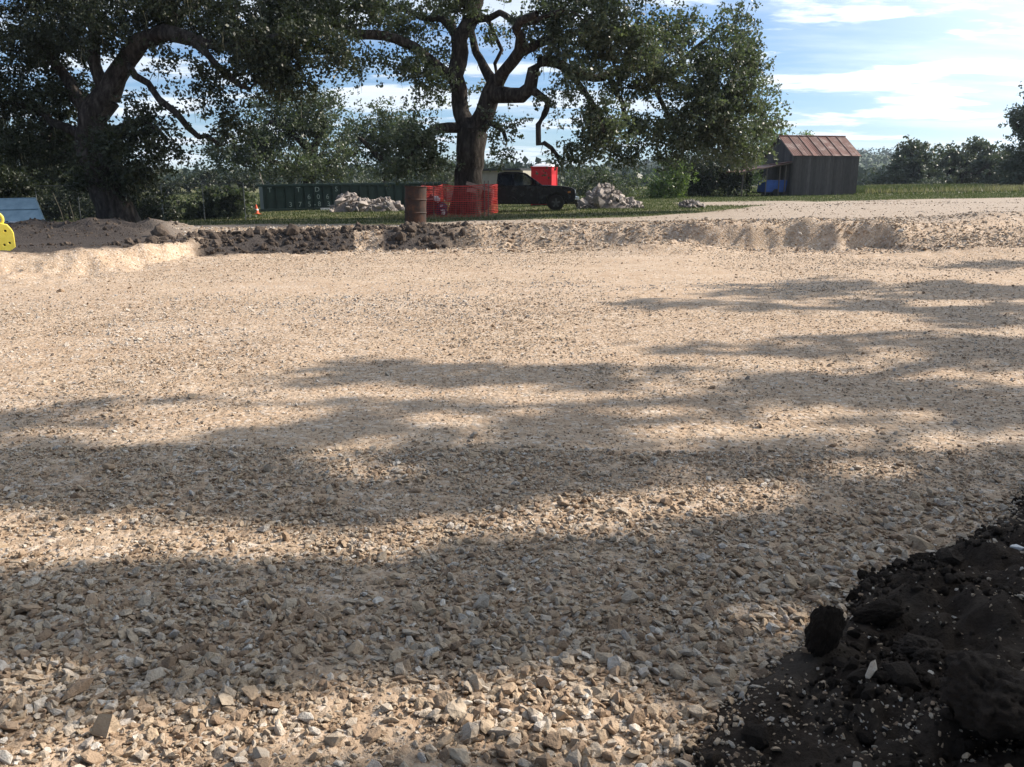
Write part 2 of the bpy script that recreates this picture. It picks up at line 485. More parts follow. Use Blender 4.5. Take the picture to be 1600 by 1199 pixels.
for nm, sel in (('grassland', keep & (fy < 430)), ('distant_hills', keep & (fy >= 430))):
    fs = Fq[sel]; used, inv = np.unique(fs, return_inverse=True)
    me = np_mesh(nm, V[used], inv.reshape(-1, 4), m_ground, True)
    add_attr(me, 'grass', 'POINT', g_[used]); add_attr(me, 'dark', 'POINT', d_[used]); add_attr(me, 'track', 'POINT', tr_[used]); add_attr(me, 'wood', 'POINT', wood[used])
    tag(new_obj(nm, me), kind='structure')

# ------------------------------------------------------------------ dark soil mound by the camera
def moundh(x, y):
    d = (x - np.interp(y, MOUND_Y, MOUND_X)) * .75 + fbm(x * 2.2, y * 2.2, 3, 81) * .13
    rise = .045 * sstep(-.04, .16, d) + .16 * sstep(.05, 1.3, d) + .08 * sstep(1.2, 3.5, d)
    cl = np.abs(fbm(x * 3.1, y * 3.1, 5, 82, .6)) * .16 + fbm(x * 9, y * 9, 4, 83, .65) * .045 + fbm(x * 34, y * 34, 2, 84) * .012
    return hgt(x, y) - .06 * (1 - sstep(-.11, -.01, d)) + .006 + rise + cl * sstep(-.05, .3, d), d
gx = np.arange(.3, 9.5, .026); gyy = np.arange(.9, 9.5, .028)
YY, XX = np.meshgrid(gyy, gx, indexing='ij')
ZZ, DD = moundh(XX, YY)
V = np.stack([XX, YY, ZZ], -1).reshape(-1, 3); ny, nx = YY.shape; idx = np.arange(ny * nx).reshape(ny, nx)
Fq = np.stack([idx[:-1, :-1], idx[:-1, 1:], idx[1:, 1:], idx[1:, :-1]], -1).reshape(-1, 4)
Fq = Fq[(DD.reshape(-1)[Fq] > -.12).any(1)]
used, inv = np.unique(Fq, return_inverse=True)
m_loam, t, b = nmat('loam_mound')
geo = N(t, 'ShaderNodeNewGeometry').outputs['Position']
nn = noise(t, geo, 30, 7, .7); n2 = noise(t, geo, 2, 5, .6)
c = rgbmix(t, nn, (.018, .014, .011), (.085, .064, .05))
c = rgbmix(t, ramp(t, n2, [(.52, (0,) * 3), (.66, (.45,) * 3)]), c, (.15, .125, .10))
L(t, c, b.inputs['Base Color']); b.inputs['Roughness'].default_value = 1; b.inputs['Specular IOR Level'].default_value = .1
bump(t, b, nn, 1, .03)
o = new_obj('soil_mound', np_mesh('soil_mound', V[used], inv.reshape(-1, 4), m_loam, True))
tag(o, 'mound of dark crumbly loam at the near right edge of the gravel', 'soil pile')

# ------------------------------------------------------------------ stones
def hull(seed, squash=(1, .8, .6), n=15, rough=0.0):
    r = random.Random(seed); bm = bmesh.new()
    for i in range(n):
        v = Vector((r.gauss(0, 1), r.gauss(0, 1), r.gauss(0, 1))).normalized() * r.uniform(.8, 1.0)
        bm.verts.new((v.x * squash[0], v.y * squash[1], v.z * squash[2]))
    res = bmesh.ops.convex_hull(bm, input=bm.verts)
    bmesh.ops.delete(bm, geom=[g for g in res['geom_interior'] if isinstance(g, bmesh.types.BMVert)], context='VERTS')
    if rough:
        bmesh.ops.subdivide_edges(bm, edges=bm.edges, cuts=1, use_grid_fill=True)
        for v in bm.verts: v.co += Vector([r.uniform(-rough, rough) for _ in range(3)])
    bmesh.ops.recalc_face_normals(bm, faces=bm.faces)
    me = bpy.data.meshes.new('stone'); bm.to_mesh(me); bm.free(); return me
stone_me = []
for i in range(9):
    me = hull(100 + i, (1, random.uniform(.62, .95), random.uniform(.42, .75)), random.choice((12, 15, 18)))
    me.materials.append(m_stone); stone_me.append(me)
def lump(seed, squash, sub, amp, mat):
    from mathutils import noise as mn
    bm = bmesh.new(); bmesh.ops.create_icosphere(bm, subdivisions=sub, radius=1)
    o_ = Vector((seed * 3.7, seed * 1.3, 0))
    for v in bm.verts:
        d = mn.fractal(v.co * 1.3 + o_, .8, 2.2, 4) * amp
        d += mn.fractal(v.co * 5 + o_, .7, 2.1, 4) * amp * .45
        v.co = Vector((v.co.x * squash[0], v.co.y * squash[1], v.co.z * squash[2])) * (1 + d)
    me = bpy.data.meshes.new('clod'); bm.to_mesh(me); bm.free(); me.materials.append(mat)
    if sub > 2: me.polygons.foreach_set('use_smooth', [True] * len(me.polygons))
    return me
clod_me = [lump(200 + i, (1, .85, .7), 5, .26, m_clod) for i in range(4)]
m_clod2 = m_clod.copy(); m_clod2.name = 'grey_soil'
for l_ in [q for q in m_clod2.node_tree.nodes if q.bl_idname == 'ShaderNodeMix']:
    for sk in l_.inputs:
        if sk.type == 'RGBA' and not sk.is_linked: sk.default_value = tuple(v * 1.9 for v in sk.default_value[:3]) + (1,)
crumb_me = [lump(230 + i, (1, .8, .7), 2, .38, m_clod) for i in range(3)]
bank_me = [lump(240 + i, (1, .8, .75), 2, .38, m_clod2) for i in range(3)]

def surf(x, y):
    z = hgt(x, y); zm, d = moundh(x, y)
    return np.where((d > -.05) & (x > .3) & (y < 9), np.maximum(z, zm), z), d
# loose larger stones, each one an object
stones, sx, sy, sr = [], [], [], []
r2 = np.random.default_rng(3)
while len(sx) < 260:
    y = r2.uniform(2.0, 5.5); x = r2.uniform(-.72, .72) * (y + .6)
    near = math.exp(-((x - .25) / .9) ** 2 - ((y - 2.45) / .5) ** 2)
    if r2.random() > .25 + .9 * near: continue
    _, d = moundh(np.array([x]), np.array([y]))
    if d[0] > -.05: continue
    rad = r2.uniform(.024, .038) * (1 + .7 * near)
    if any((x - a) ** 2 + (y - b_) ** 2 < (rad + q) ** 2 * .8 for a, b_, q in zip(sx, sy, sr)): continue
    sx.append(x); sy.append(y); sr.append(rad)
zs = hgt(np.array(sx), np.array(sy))
for i, (x, y, z, rad) in enumerate(zip(sx, sy, zs, sr)):
    o = new_obj('stone', stone_me[i % 9], None, (x, y, z + rad * .28), (r2.uniform(-.5, .5), r2.uniform(-.5, .5), r2.uniform(0, 6.3)), (rad, rad, rad))
    dm = float(moundh(np.array([x]), np.array([y]))[1][0])
    la = ('limestone chunk lying in the gravel right beside the dark soil mound' if dm > -.35 else
          'pale limestone chunk in the sunlit coarse patch at the bottom centre' if (abs(x - .15) < .75 and y < 2.75) else
          'limestone chunk in the coarse gravel at the bottom left' if (x < -.5 and y < 3.2) else
          'loose limestone chunk in the finer shaded gravel above the bottom strip')
    tag(o, la, 'stone', la.replace('limestone chunk', 'limestone chunks'))
    stones.append(o)
def lone(px, py, D, rad, label, me=0, name='stone', cat='stone', lift=.4, scale=(1, 1, 1), rot=None):
    p = P(px, py, D); z = float(surf(np.array([p.x]), np.array([p.y]))[0][0])
    o = new_obj(name, (stone_me if name == 'stone' else clod_me)[me], None, (p.x, p.y, z + rad * lift), rot or (.2, .3, me), tuple(rad * s for s in scale))
    return tag(o, label, cat)
clods = [
 lone(1283, 1030, 2.75, .085, 'upright dark soil lump standing at the edge of the gravel', 0, 'soil_clod', 'soil clod', .9, (.75, .7, 1.7), (.1, .25, .4)),
 lone(1545, 1130, 2.25, .17, 'big rounded dark clod in the bottom right corner', 1, 'soil_clod', 'soil clod', .5, (1.1, 1, .9)),
 lone(1440, 1010, 2.75, .085, 'flattish dark clod on the mound above the corner clod', 2, 'soil_clod', 'soil clod', .3, (1.1, 1, .8)),
 lone(1370, 975, 3.0, .075, 'wide dark clod on the mound rim beside the gravel', 3, 'soil_clod', 'soil clod', .4, (1.2, .95, .8)),
]
lone(1588, 885, 3.6, .055, 'white rock lying on dark soil at the right edge of the photo', 2).data = (lambda m: (m.materials.clear(), m.materials.append(simple('white_rock', (.72, .72, .70), (.5, .5, .48), 9)), m)[-1])(stone_me[2].copy())
lone(1358, 1078, 2.5, .04, 'single flat pinkish stone resting on the dark soil mound', 4, scale=(1.4, .8, .5))

def gn_scatter(name, pts, scl, rot, ind, sources, label=None, kind='stuff'):
    me = bpy.data.meshes.new(name)
    me.vertices.add(len(pts)); me.vertices.foreach_set('co', np.asarray(pts, np.float32).ravel())
    a = me.attributes.new('scl', 'FLOAT_VECTOR', 'POINT'); a.data.foreach_set('vector', np.asarray(scl, np.float32).ravel())
    a = me.attributes.new('rot', 'FLOAT_VECTOR', 'POINT'); a.data.foreach_set('vector', np.asarray(rot, np.float32).ravel())
    a = me.attributes.new('ind', 'INT', 'POINT'); a.data.foreach_set('value', np.asarray(ind, np.int32))
    o = new_obj(name, me)
    ng = bpy.data.node_groups.new(name + '_nodes', 'GeometryNodeTree')
    ng.interface.new_socket('Geometry', in_out='INPUT', socket_type='NodeSocketGeometry')
    ng.interface.new_socket('Geometry', in_out='OUTPUT', socket_type='NodeSocketGeometry')
    gi = ng.nodes.new('NodeGroupInput'); go = ng.nodes.new('NodeGroupOutput')
    iop = ng.nodes.new('GeometryNodeInstanceOnPoints'); iop.inputs['Pick Instance'].default_value = True
    join = ng.nodes.new('GeometryNodeJoinGeometry')
    for s in reversed(sources):
        n = ng.nodes.new('GeometryNodeObjectInfo'); n.inputs['Object'].default_value = s; n.inputs['As Instance'].default_value = True; n.transform_space = 'ORIGINAL'
        ng.links.new(n.outputs['Geometry'], join.inputs[0])
    def at(nm, ty):
        n = ng.nodes.new('GeometryNodeInputNamedAttribute'); n.data_type = ty; n.inputs['Name'].default_value = nm
        return [q for q in n.outputs if q.enabled][0]
    ng.links.new(gi.outputs[0], iop.inputs['Points']); ng.links.new(join.outputs[0], iop.inputs['Instance'])
    ng.links.new(at('ind', 'INT'), iop.inputs['Instance Index'])
    e2r = ng.nodes.new('FunctionNodeEulerToRotation'); ng.links.new(at('rot', 'FLOAT_VECTOR'), e2r.inputs[0])
    ng.links.new(e2r.outputs[0], iop.inputs['Rotation']); ng.links.new(at('scl', 'FLOAT_VECTOR'), iop.inputs['Scale'])
    ng.links.new(iop.outputs[0], go.inputs[0])
    o.modifiers.new('scatter', 'NODES').node_group = ng
    tag(o, label, kind=kind)
    return o
def layer(n, y0, y1, rmean, rsig, patch, spread=.74, keepf=None, seed=0):
    r = np.random.default_rng(seed)
    y = np.sqrt(r.uniform(y0 * y0, y1 * y1, n)); x = r.uniform(-spread, spread, n) * (y + .6)
    pr = np.clip(.5 + patch[1] * fbm(x * patch[0], y * patch[0] * 1.4, 4, 90 + seed), .04, 1) if patch else np.ones(n)
    k = r.random(n) < pr
    if keepf is not None: k &= keepf(x, y, r)
    x, y = x[k], y[k]; m = len(x)
    rad = rmean * np.exp(r.normal(0, rsig, m))
    return x, y, rad
def offmound(x, y, r): return moundh(x, y)[1] < .03
def padonly(x, y, r):
    g, d, tr = masks(x, y)
    return (g < .3) & (d < .25 + .2 * r.random(len(x)))
def sandy(x, y): return sstep(-.2, 1.6, x - .12 * (y - 4) + .8 * fbm(x * .8, y * .8, 3, 55)) * sstep(3.3, 4.8, y)
both = lambda x, y, r: offmound(x, y, r) & padonly(x, y, r)
def rocky(x, y, r):
    g, d, tr = masks(x, y); px = pxof(x, y)
    dt = np.interp(px, T_PX, T_TOE)
    edge = np.exp(-((y - dt - 1.2) / 1.6) ** 2) + .25
    # the wind-blown smooth face of the right bank stays nearly bare
    bare = np.exp(-((px - 1190) / 110) ** 4) * (y > dt - .2) * (y < dt + .8)
    return (g < .4) & (d < .5) & (r.random(len(x)) < edge * (1 - .85 * bare))
LY = [layer(36000, 1.35, 5.4, .0175, .36, (1.3, 1.3), keepf=lambda x, y, r: offmound(x, y, r) & (r.random(len(x)) > .65 * sandy(x, y)), seed=1),
      layer(9000, 1.35, 3.3, .026, .30, (1.6, 1.4), keepf=offmound, seed=2),
      layer(9000, 1.35, 4.6, .028, .3, None, keepf=lambda x, y, r: offmound(x, y, r) & (r.random(len(x)) < np.exp(-((moundh(x, y)[1] + .35) / .35) ** 2)), seed=13),
      layer(85000, 1.35, 5.4, .0075, .40, None, keepf=offmound, seed=3),
      layer(70000, 5.2, 13.5, .0125, .42, (.55, 1.6), keepf=lambda x, y, r: both(x, y, r) & (r.random(len(x)) > (y - 10.5) / 3) & (r.random(len(x)) > .7 * sandy(x, y)), seed=4),
      layer(80000, 5.2, 13.5, .0075, .35, None, keepf=lambda x, y, r: both(x, y, r) & (r.random(len(x)) > (y - 10.5) / 3), seed=5),
      layer(120000, 10, 25.5, .0125, .42, (.3, 1.6), keepf=lambda x, y, r: padonly(x, y, r) & (r.random(len(x)) < (y - 10) / 3), seed=6),
      layer(60000, 21.5, 27.5, .030, .45, None, spread=.8, keepf=rocky, seed=7),
      layer(26000, 26, 52, .028, .45, (.25, 1.5), spread=.8, keepf=padonly, seed=8)]
white_src = [lone(545, 512, 10.6, .035, 'whitish pebble in the pale gravel patch left of centre', 5), lone(640, 470, 12.8, .035, 'whitish pebble at the back of the pale gravel patch', 6)]
m_wst = m_stone.copy(); m_wst.name = 'whitish_gravel'
for q_ in m_wst.node_tree.nodes:
    if q_.bl_idname == 'ShaderNodeValToRGB' and len(q_.color_ramp.elements) > 4:
        for e_ in q_.color_ramp.elements: e_.color = tuple(.35 * v + .65 * w for v, w in zip(e_.color[:3], (.60, .57, .53))) + (1,)
for o_ in white_src: o_.data = o_.data.copy(); o_.data.materials.clear(); o_.data.materials.append(m_wst)
def whitepatch(x, y, r):
    q = np.exp(-((x + 2.3) / 2.6) ** 2 - ((y - 11.8 + .12 * x) / 1.3) ** 2) + .8 * np.exp(-((x + 5.0) / 2.2) ** 2 - ((y - 9.4) / 1.3) ** 2) + .5 * np.exp(-((x + 3.2) / 1.4) ** 2 - ((y - 5.2) / .9) ** 2) + .7 * np.exp(-((x - 3.0) / 4) ** 2 - ((y - 14.5) / .7) ** 2)
    return r.random(len(x)) < q * np.clip(.6 + 1.6 * fbm(x * 1.1, y * 1.6, 4, 97), 0, 1)
LW = layer(46000, 4, 16, .0165, .35, None, keepf=whitepatch, seed=12)
# pebbles mixed into the mound
def onmound(x, y, r):
    _, d = moundh(x, y)
    w = fbm(x * 1.4, y * 1.4, 4, 99)
    return (d > 0) & (x < 3.2) & (r.random(len(x)) < .10 + .9 * sstep(.05, .4, w + .55 * np.exp(-((x - 1.25) / .55) ** 2 - ((y - 2.3) / .5) ** 2)))
LY.append(layer(30000, 1.2, 6.5, .013, .45, None, spread=.95, keepf=lambda x, y, r: (moundh(x, y)[1] > -.06) & (r.random(len(x)) < .9 * np.exp(-(moundh(x, y)[1] / .11) ** 2)), seed=14))
LY.append(layer(70000, 1.2, 4.5, .0065, .45, None, spread=.9, keepf=onmound, seed=9))
x = np.concatenate([a[0] for a in LY]); y = np.concatenate([a[1] for a in LY]); rad = np.concatenate([a[2] for a in LY])
z, _ = surf(x, y)
r = np.random.default_rng(11); n = len(x)
rot = np.stack([r.normal(0, .45, n), r.normal(0, .45, n), r.uniform(0, 6.28, n)], -1)
scl = rad[:, None] * r.uniform(.75, 1.25, (n, 3)) * np.array([1, 1, .8])
xw, yw, rw = LW; zw, _ = surf(xw, yw); nw = len(xw)
gn_scatter('white_gravel', np.stack([xw, yw, zw + rw * r.uniform(0, .4, nw)], -1), rw[:, None] * r.uniform(.75, 1.25, (nw, 3)), np.stack([r.normal(0, .45, nw), r.normal(0, .45, nw), r.uniform(0, 6.28, nw)], -1), r.integers(0, 2, nw), white_src)
gn_scatter('gravel', np.stack([x, y, z + rad * r.uniform(-.05, .35, n)], -1), scl, rot, r.integers(0, 9, n), stones[:9])
# crumbled dark soil on the banks and the mound
def soily(x, y, r):
    g, d, tr = masks(x, y); px = pxof(x, y); dt = np.interp(px, T_PX, T_TOE); dc = np.interp(px, T_PX, T_CRE)
    heap_ = np.exp(-((x + 13.0) / 3.6) ** 4 - ((y - 24.4) / 2.2) ** 4)
    return (g < .6) & (d > .45) & ((y < dc + 2.5) | (r.random(len(x)) < heap_)) & (r.random(len(x)) < .45 + np.exp(-((y - dc + .2) / .7) ** 2))
A = layer(34000, 19, 28, .030, .75, None, spread=.85, keepf=soily, seed=21)
B = layer(170000, 1.2, 6.0, .0058, .7, (2.2, 1.5), spread=1.0, keepf=lambda x, y, r: moundh(x, y)[1] > -.02, seed=22)
x = np.concatenate([A[0], B[0]]); y = np.concatenate([A[1], B[1]]); rad = np.concatenate([np.minimum(A[2], .16) * np.where(A[0] < -9.3, .45, 1), np.minimum(B[2], .035)])
z, _ = surf(x, y); n = len(x)
def src(me, px, py, D, rad, la):
    p = P(px, py, D); z_ = float(surf(np.array([p.x]), np.array([p.y]))[0][0])
    return tag(new_obj('soil_clod', me, None, (p.x, p.y, z_ + rad * .4), (.3, .2, px), (rad,) * 3), la, 'soil clod')
bk = [src(bank_me[0], 457, 362, 22.9, .24, 'rounded dark clod perched on top of the dark soil bank'),
      src(bank_me[1], 250, 366, 22.6, .26, 'dark clod at the right end of the dark spoil heap'),
      src(bank_me[2], 727, 352, 24.6, .17, 'lone dark clod on the rim in front of the oak')]
ck = [src(crumb_me[0], 1180, 1175, 2.3, .05, 'small dark clod among pebbles at the bottom edge of the mound'),
      src(crumb_me[1], 1400, 1120, 2.5, .06, 'small dark clod beside the pinkish stone on the mound'),
      src(crumb_me[2], 1480, 905, 3.5, .07, 'dark clod on the upper rim of the mound')]
nA = len(A[0])
gn_scatter('bank_clods', np.stack([x, y, z + rad * .15], -1)[:nA], (rad[:, None] * r.uniform(.7, 1.3, (n, 3)))[:nA], r.uniform(0, 6.28, (nA, 3)), r.integers(0, 3, nA), bk)
gn_scatter('soil_crumbs', np.stack([x, y, z + rad * .15], -1)[nA:], (rad[:, None] * r.uniform(.7, 1.3, (n, 3)))[nA:], r.uniform(0, 6.28, (n - nA, 3)), r.integers(0, 3, n - nA), ck)

# ------------------------------------------------------------------ trees
def leaf_mesh(name, cen, size, mat, r, var, aspect=.64, up=.35):
    n = len(cen)
    a = r.normal(0, 1, (n, 3)); a /= np.linalg.norm(a, axis=1)[:, None]
    nr = r.normal(0, 1, (n, 3)); nr[:, 2] += up * 2
    b = np.cross(nr, a); b /= np.linalg.norm(b, axis=1)[:, None] + 1e-9
    s = (size * r.uniform(.6, 1.3, n))[:, None]
    v = np.stack([cen - a * s * .5, cen + b * s * .5 * aspect, cen + a * s * .5, cen - b * s * .5 * aspect], 1).reshape(-1, 3)
    f = np.arange(4 * n).reshape(-1, 4)
    me = np_mesh(name, v, f, mat)
    add_attr(me, 'var', 'FACE', var)
    return me
def catmull(pts, step):
    pts = [np.array(p, float) for p in pts]
    out = []
    for i in range(len(pts) - 1):
        p0 = pts[max(i - 1, 0)]; p1 = pts[i]; p2 = pts[i + 1]; p3 = pts[min(i + 2, len(pts) - 1)]
        n = max(1, int(np.linalg.norm(p2[:3] - p1[:3]) / step))
        for k in range(n):
            t = k / n
            q = .5 * ((2 * p1) + (-p0 + p2) * t + (2 * p0 - 5 * p1 + 4 * p2 - p3) * t * t + (-p0 + 3 * p1 - 3 * p2 + p3) * t ** 3)
            q[3] = p1[3] * (1 - t) + p2[3] * t
            out.append(q)
    out.append(pts[-1]); return out
def grow(limbs, targets, r, step=.4, wig=.16, tip=.012, reach_pow=1.0, jit=.02):
    pos, par, rf, lim = [], [], [], []
    for li, lb in enumerate(limbs):
        q = catmull(lb, step)
        if pos:
            A = np.array(pos); j = int(np.argmin(((A - q[0][:3]) ** 2).sum(1))); prev = j; q = q[1:] if np.linalg.norm(A[j] - q[0][:3]) < step else q
        else: prev = -1
        for i, p in enumerate(q):
            jj = r.normal(0, jit + p[3] * .06, 3) if i else 0
            pos.append(p[:3] + jj); par.append(prev); rf.append(p[3]); lim.append(li); prev = len(pos) - 1
    nfix = len(pos)
    POS = np.zeros((nfix + len(targets) * 40, 3)); POS[:nfix] = pos; n = nfix
    rfA = np.array(rf)
    d0 = np.array([((POS[:nfix] - t) ** 2).sum(1).min() for t in targets]) if len(targets) else np.array([])
    ends = []
    for ti in np.argsort(d0):
        t = targets[ti]
        d = np.sqrt(((POS[:n] - t) ** 2).sum(1))
        j = int(np.argmin(d)); L_ = d[j]
        k = max(1, int(L_ / step)); k = min(k, 38)
        p0 = POS[j].copy(); prev = j
        off = np.zeros(3)
        for i in range(1, k + 1):
            s = i / k
            off = off * .75 + r.normal(0, wig * step, 3)
            q = p0 + (t - p0) * s + off * math.sin(math.pi * s) * 1.6 + np.array([0, 0, .10 * L_ * math.sin(math.pi * s)]) * r.uniform(-.4, 1)
            if n >= len(POS): POS = np.vstack([POS, np.zeros((2000, 3))])
            POS[n] = q; par.append(prev); lim.append(-1); prev = n; n += 1
        ends.append(prev)
    POS = POS[:n]; par = np.array(par)
    area = np.zeros(n); haschild = np.zeros(n, bool); haschild[par[par >= 0]] = True
    area[~haschild] = tip ** 2.3
    for i in range(n - 1, 0, -1):
        if par[i] >= 0: area[par[i]] += max(area[i], tip ** 2.3)
    rad = area ** (1 / 2.3)
    rad[:nfix] = rfA
    for i in range(nfix, n):
        rad[i] = min(rad[i], rad[par[i]] * .8)
    rad = np.maximum(rad, tip * .7)
    return POS, par, rad, np.array(lim), nfix
def tubes(POS, par, rad, sel, base):
    """skin the chains whose nodes satisfy sel"""
    n = len(POS); kids = [[] for _ in range(n)]
    for i in range(n):
        if par[i] >= 0: kids[par[i]].append(i)
    mb_v, mb_f = [], []
    started = np.zeros(n, bool); count = 0
    for i in range(n):
        if started[i] or not sel[i]: continue
        chain = [i]; started[i] = True; cur = i
        while True:
            ks = [k for k in kids[cur] if sel[k] and not started[k]]
            if not ks: break
            k = max(ks, key=lambda q: rad[q])
            if rad[k] < rad[cur] * .45 and len(chain) > 1 and rad[cur] > .05: break
            chain.append(k); started[k] = True; cur = k
        pts = [POS[c] for c in chain]; rs = [rad[c] for c in chain]
        if par[i] >= 0: pts = [POS[par[i]]] + pts; rs = [min(rad[par[i]], rs[0] * 1.25)] + rs
        if len(pts) < 2: continue
        rm = max(rs); sides = 12 if rm > .3 else 8 if rm > .1 else 5 if rm > .04 else 3
        pts = np.array(pts); rs = np.array(rs); m = len(pts)
        d = np.gradient(pts, axis=0); d /= np.linalg.norm(d, axis=1)[:, None] + 1e-9
        ref = np.array([.37, .21, .9]) if abs(d[0][2]) < .8 else np.array([1., .1, .1])
        a = np.cross(d, ref); a /= np.linalg.norm(a, axis=1)[:, None] + 1e-9
        b = np.cross(a, d)
        th = np.linspace(0, 2 * np.pi, sides, endpoint=False)
        lump = 1 + (.10 * np.sin(th[None] * 3 + pts[:, 2:3] * 1.1) if rm > .12 else 0)
        ring = pts[:, None] + (a[:, None] * np.cos(th)[None, :, None] + b[:, None] * np.sin(th)[None, :, None]) * (rs[:, None] * lump)[..., None]
        mb_v.append(ring.reshape(-1, 3) - base)
        g = np.arange(m * sides).reshape(m, sides) + count; g2 = np.roll(g, -1, 1)
        mb_f.append(np.stack([g[:-1], g2[:-1], g2[1:], g[1:]], -1).reshape(-1, 4)); count += m * sides
    if not mb_v: return None
    return np.concatenate(mb_v), np.concatenate(mb_f)
def sample_ell(e, D, r, dens, thick=.8):
    """e: (px, py, rx, ry[, weight[, dD]]) crown lobe as seen; targets fill it, more near its skin"""
    cx, cy, rx, ry = e[:4]; w = e[4] if len(e) > 4 else 1; dd = e[5] if len(e) > 5 else 0
    n = max(2, int(rx * ry * dens * w))
    c = np.array(P(cx, cy, D + dd)); m = mpp(D + dd)
    v = r.normal(0, 1, (n, 3)); v /= np.linalg.norm(v, axis=1)[:, None]
    v *= (r.uniform(.12, 1, n) ** .5)[:, None]
    nc = max(2, n // 9); cc_ = v[:nc]; sg = .7 / nc ** (1 / 3)
    own = r.integers(0, nc, n); pull = r.random(n) < .8
    v = np.where(pull[:, None], cc_[own] * r.uniform(.85, 1.12, n)[:, None] + r.normal(0, sg * .42, (n, 3)), v)
    return c + v * np.array([rx * m, max(rx * m * thick, ry * m * .8), ry * m])
def make_tree(name, label, D, limbs, lobes, seed, dens=.02, leaves=90, lsize=.11, crad=.38, mat=None, cat='tree', group=None,
              thick=.8, step=.4, tip=.012, sub=6, moss=0, extra=None, limb_parts=True, subr=.30, wig=.16, gaps=False):
    r = np.random.default_rng(seed); mat = mat or m_leaf
    lim3 = [[(*P(px, py, D + dd), rr * mpp(D) if rr > 1.5 else rr) for px, py, dd, rr in lb] for lb in limbs] if limbs else []
    tg = np.concatenate([sample_ell(e, D, r, dens, thick) for e in lobes]) if lobes else np.zeros((0, 3))
    if extra is not None:
        lim3 = extra[0]; tg = extra[1]
    POS, par, rad, lim, nfix = grow(lim3, tg, r, step, wig, tip)
    b0 = np.array(lim3[0][0][:3]); gz = h1(b0[0], b0[1])
    base = np.array([b0[0], b0[1], gz])
    root = empty(name, tuple(base)); tag(root, label, cat, group)
    res = tubes(POS, par, rad, lim == 0, base)
    new_obj('trunk', np_mesh('trunk', *res, m_bark, True), root)
    for li in range(1, len(lim3)):
        res = tubes(POS, par, rad, lim == li, base)
        if res: new_obj('limb', np_mesh('limb', *res, m_bark, True), root)
    res = tubes(POS, par, rad, lim == -1, base)
    if res: tag(new_obj('branches', np_mesh('branches', *res, m_bark, True), root), kind='stuff')
    # leaves
    nt_ = len(tg); cr = crad * r.uniform(.7, 1.3, nt_)
    sc = np.repeat(tg, sub, 0) + r.normal(0, 1, (nt_ * sub, 3)) * np.repeat(cr, sub)[:, None] * np.array([1, 1, .75])
    per = max(1, int(leaves / sub))
    lc = np.repeat(sc, per, 0) + r.normal(0, 1, (nt_ * sub * per, 3)) * (crad * subr) * np.array([1, 1, .8])
    cv = np.repeat(np.repeat(r.uniform(0, 1, nt_), sub), per)
    var = np.clip(.35 * cv + .65 * r.uniform(0, 1, len(lc)), 0, 1)
    lc[:, 2] = np.maximum(lc[:, 2], hgt(lc[:, 0], lc[:, 1]) + .03)
    if gaps: kk = keep_shade(lc, r, 1.18); lc, var = lc[kk], var[kk]
    new_obj('crown', leaf_mesh('crown', lc - base, lsize, mat, r, var), root)
    if moss:
        ids = r.integers(nfix // 4, len(POS), moss); p = POS[ids]
        ln = r.uniform(.2, 1.1, moss); k = 4; w = .02
        vv, ff, c0 = [], [], 0
        for i in range(moss):
            x0, y0, z0 = p[i]; th = r.uniform(0, 3.14); dx, dy = math.cos(th) * w, math.sin(th) * w
            ox = oy = 0
            for q in range(k + 1):
                ox += r.normal(0, .03); oy += r.normal(0, .03); s = 1 - q / k * .8
                zz = z0 - ln[i] * q / k
                vv += [(x0 + ox - dx * s, y0 + oy - dy * s, zz), (x0 + ox + dx * s, y0 + oy + dy * s, zz)]
            for q in range(k): ff.append((c0 + 2 * q, c0 + 2 * q + 1, c0 + 2 * q + 3, c0 + 2 * q + 2))
            c0 += 2 * (k + 1)
        me = np_mesh('hanging_moss', np.array(vv) - base, ff, m_moss); add_attr(me, 'var', 'FACE', r.uniform(0, 1, len(ff)))
        tag(new_obj('hanging_moss', me, root), kind='stuff')
    return root

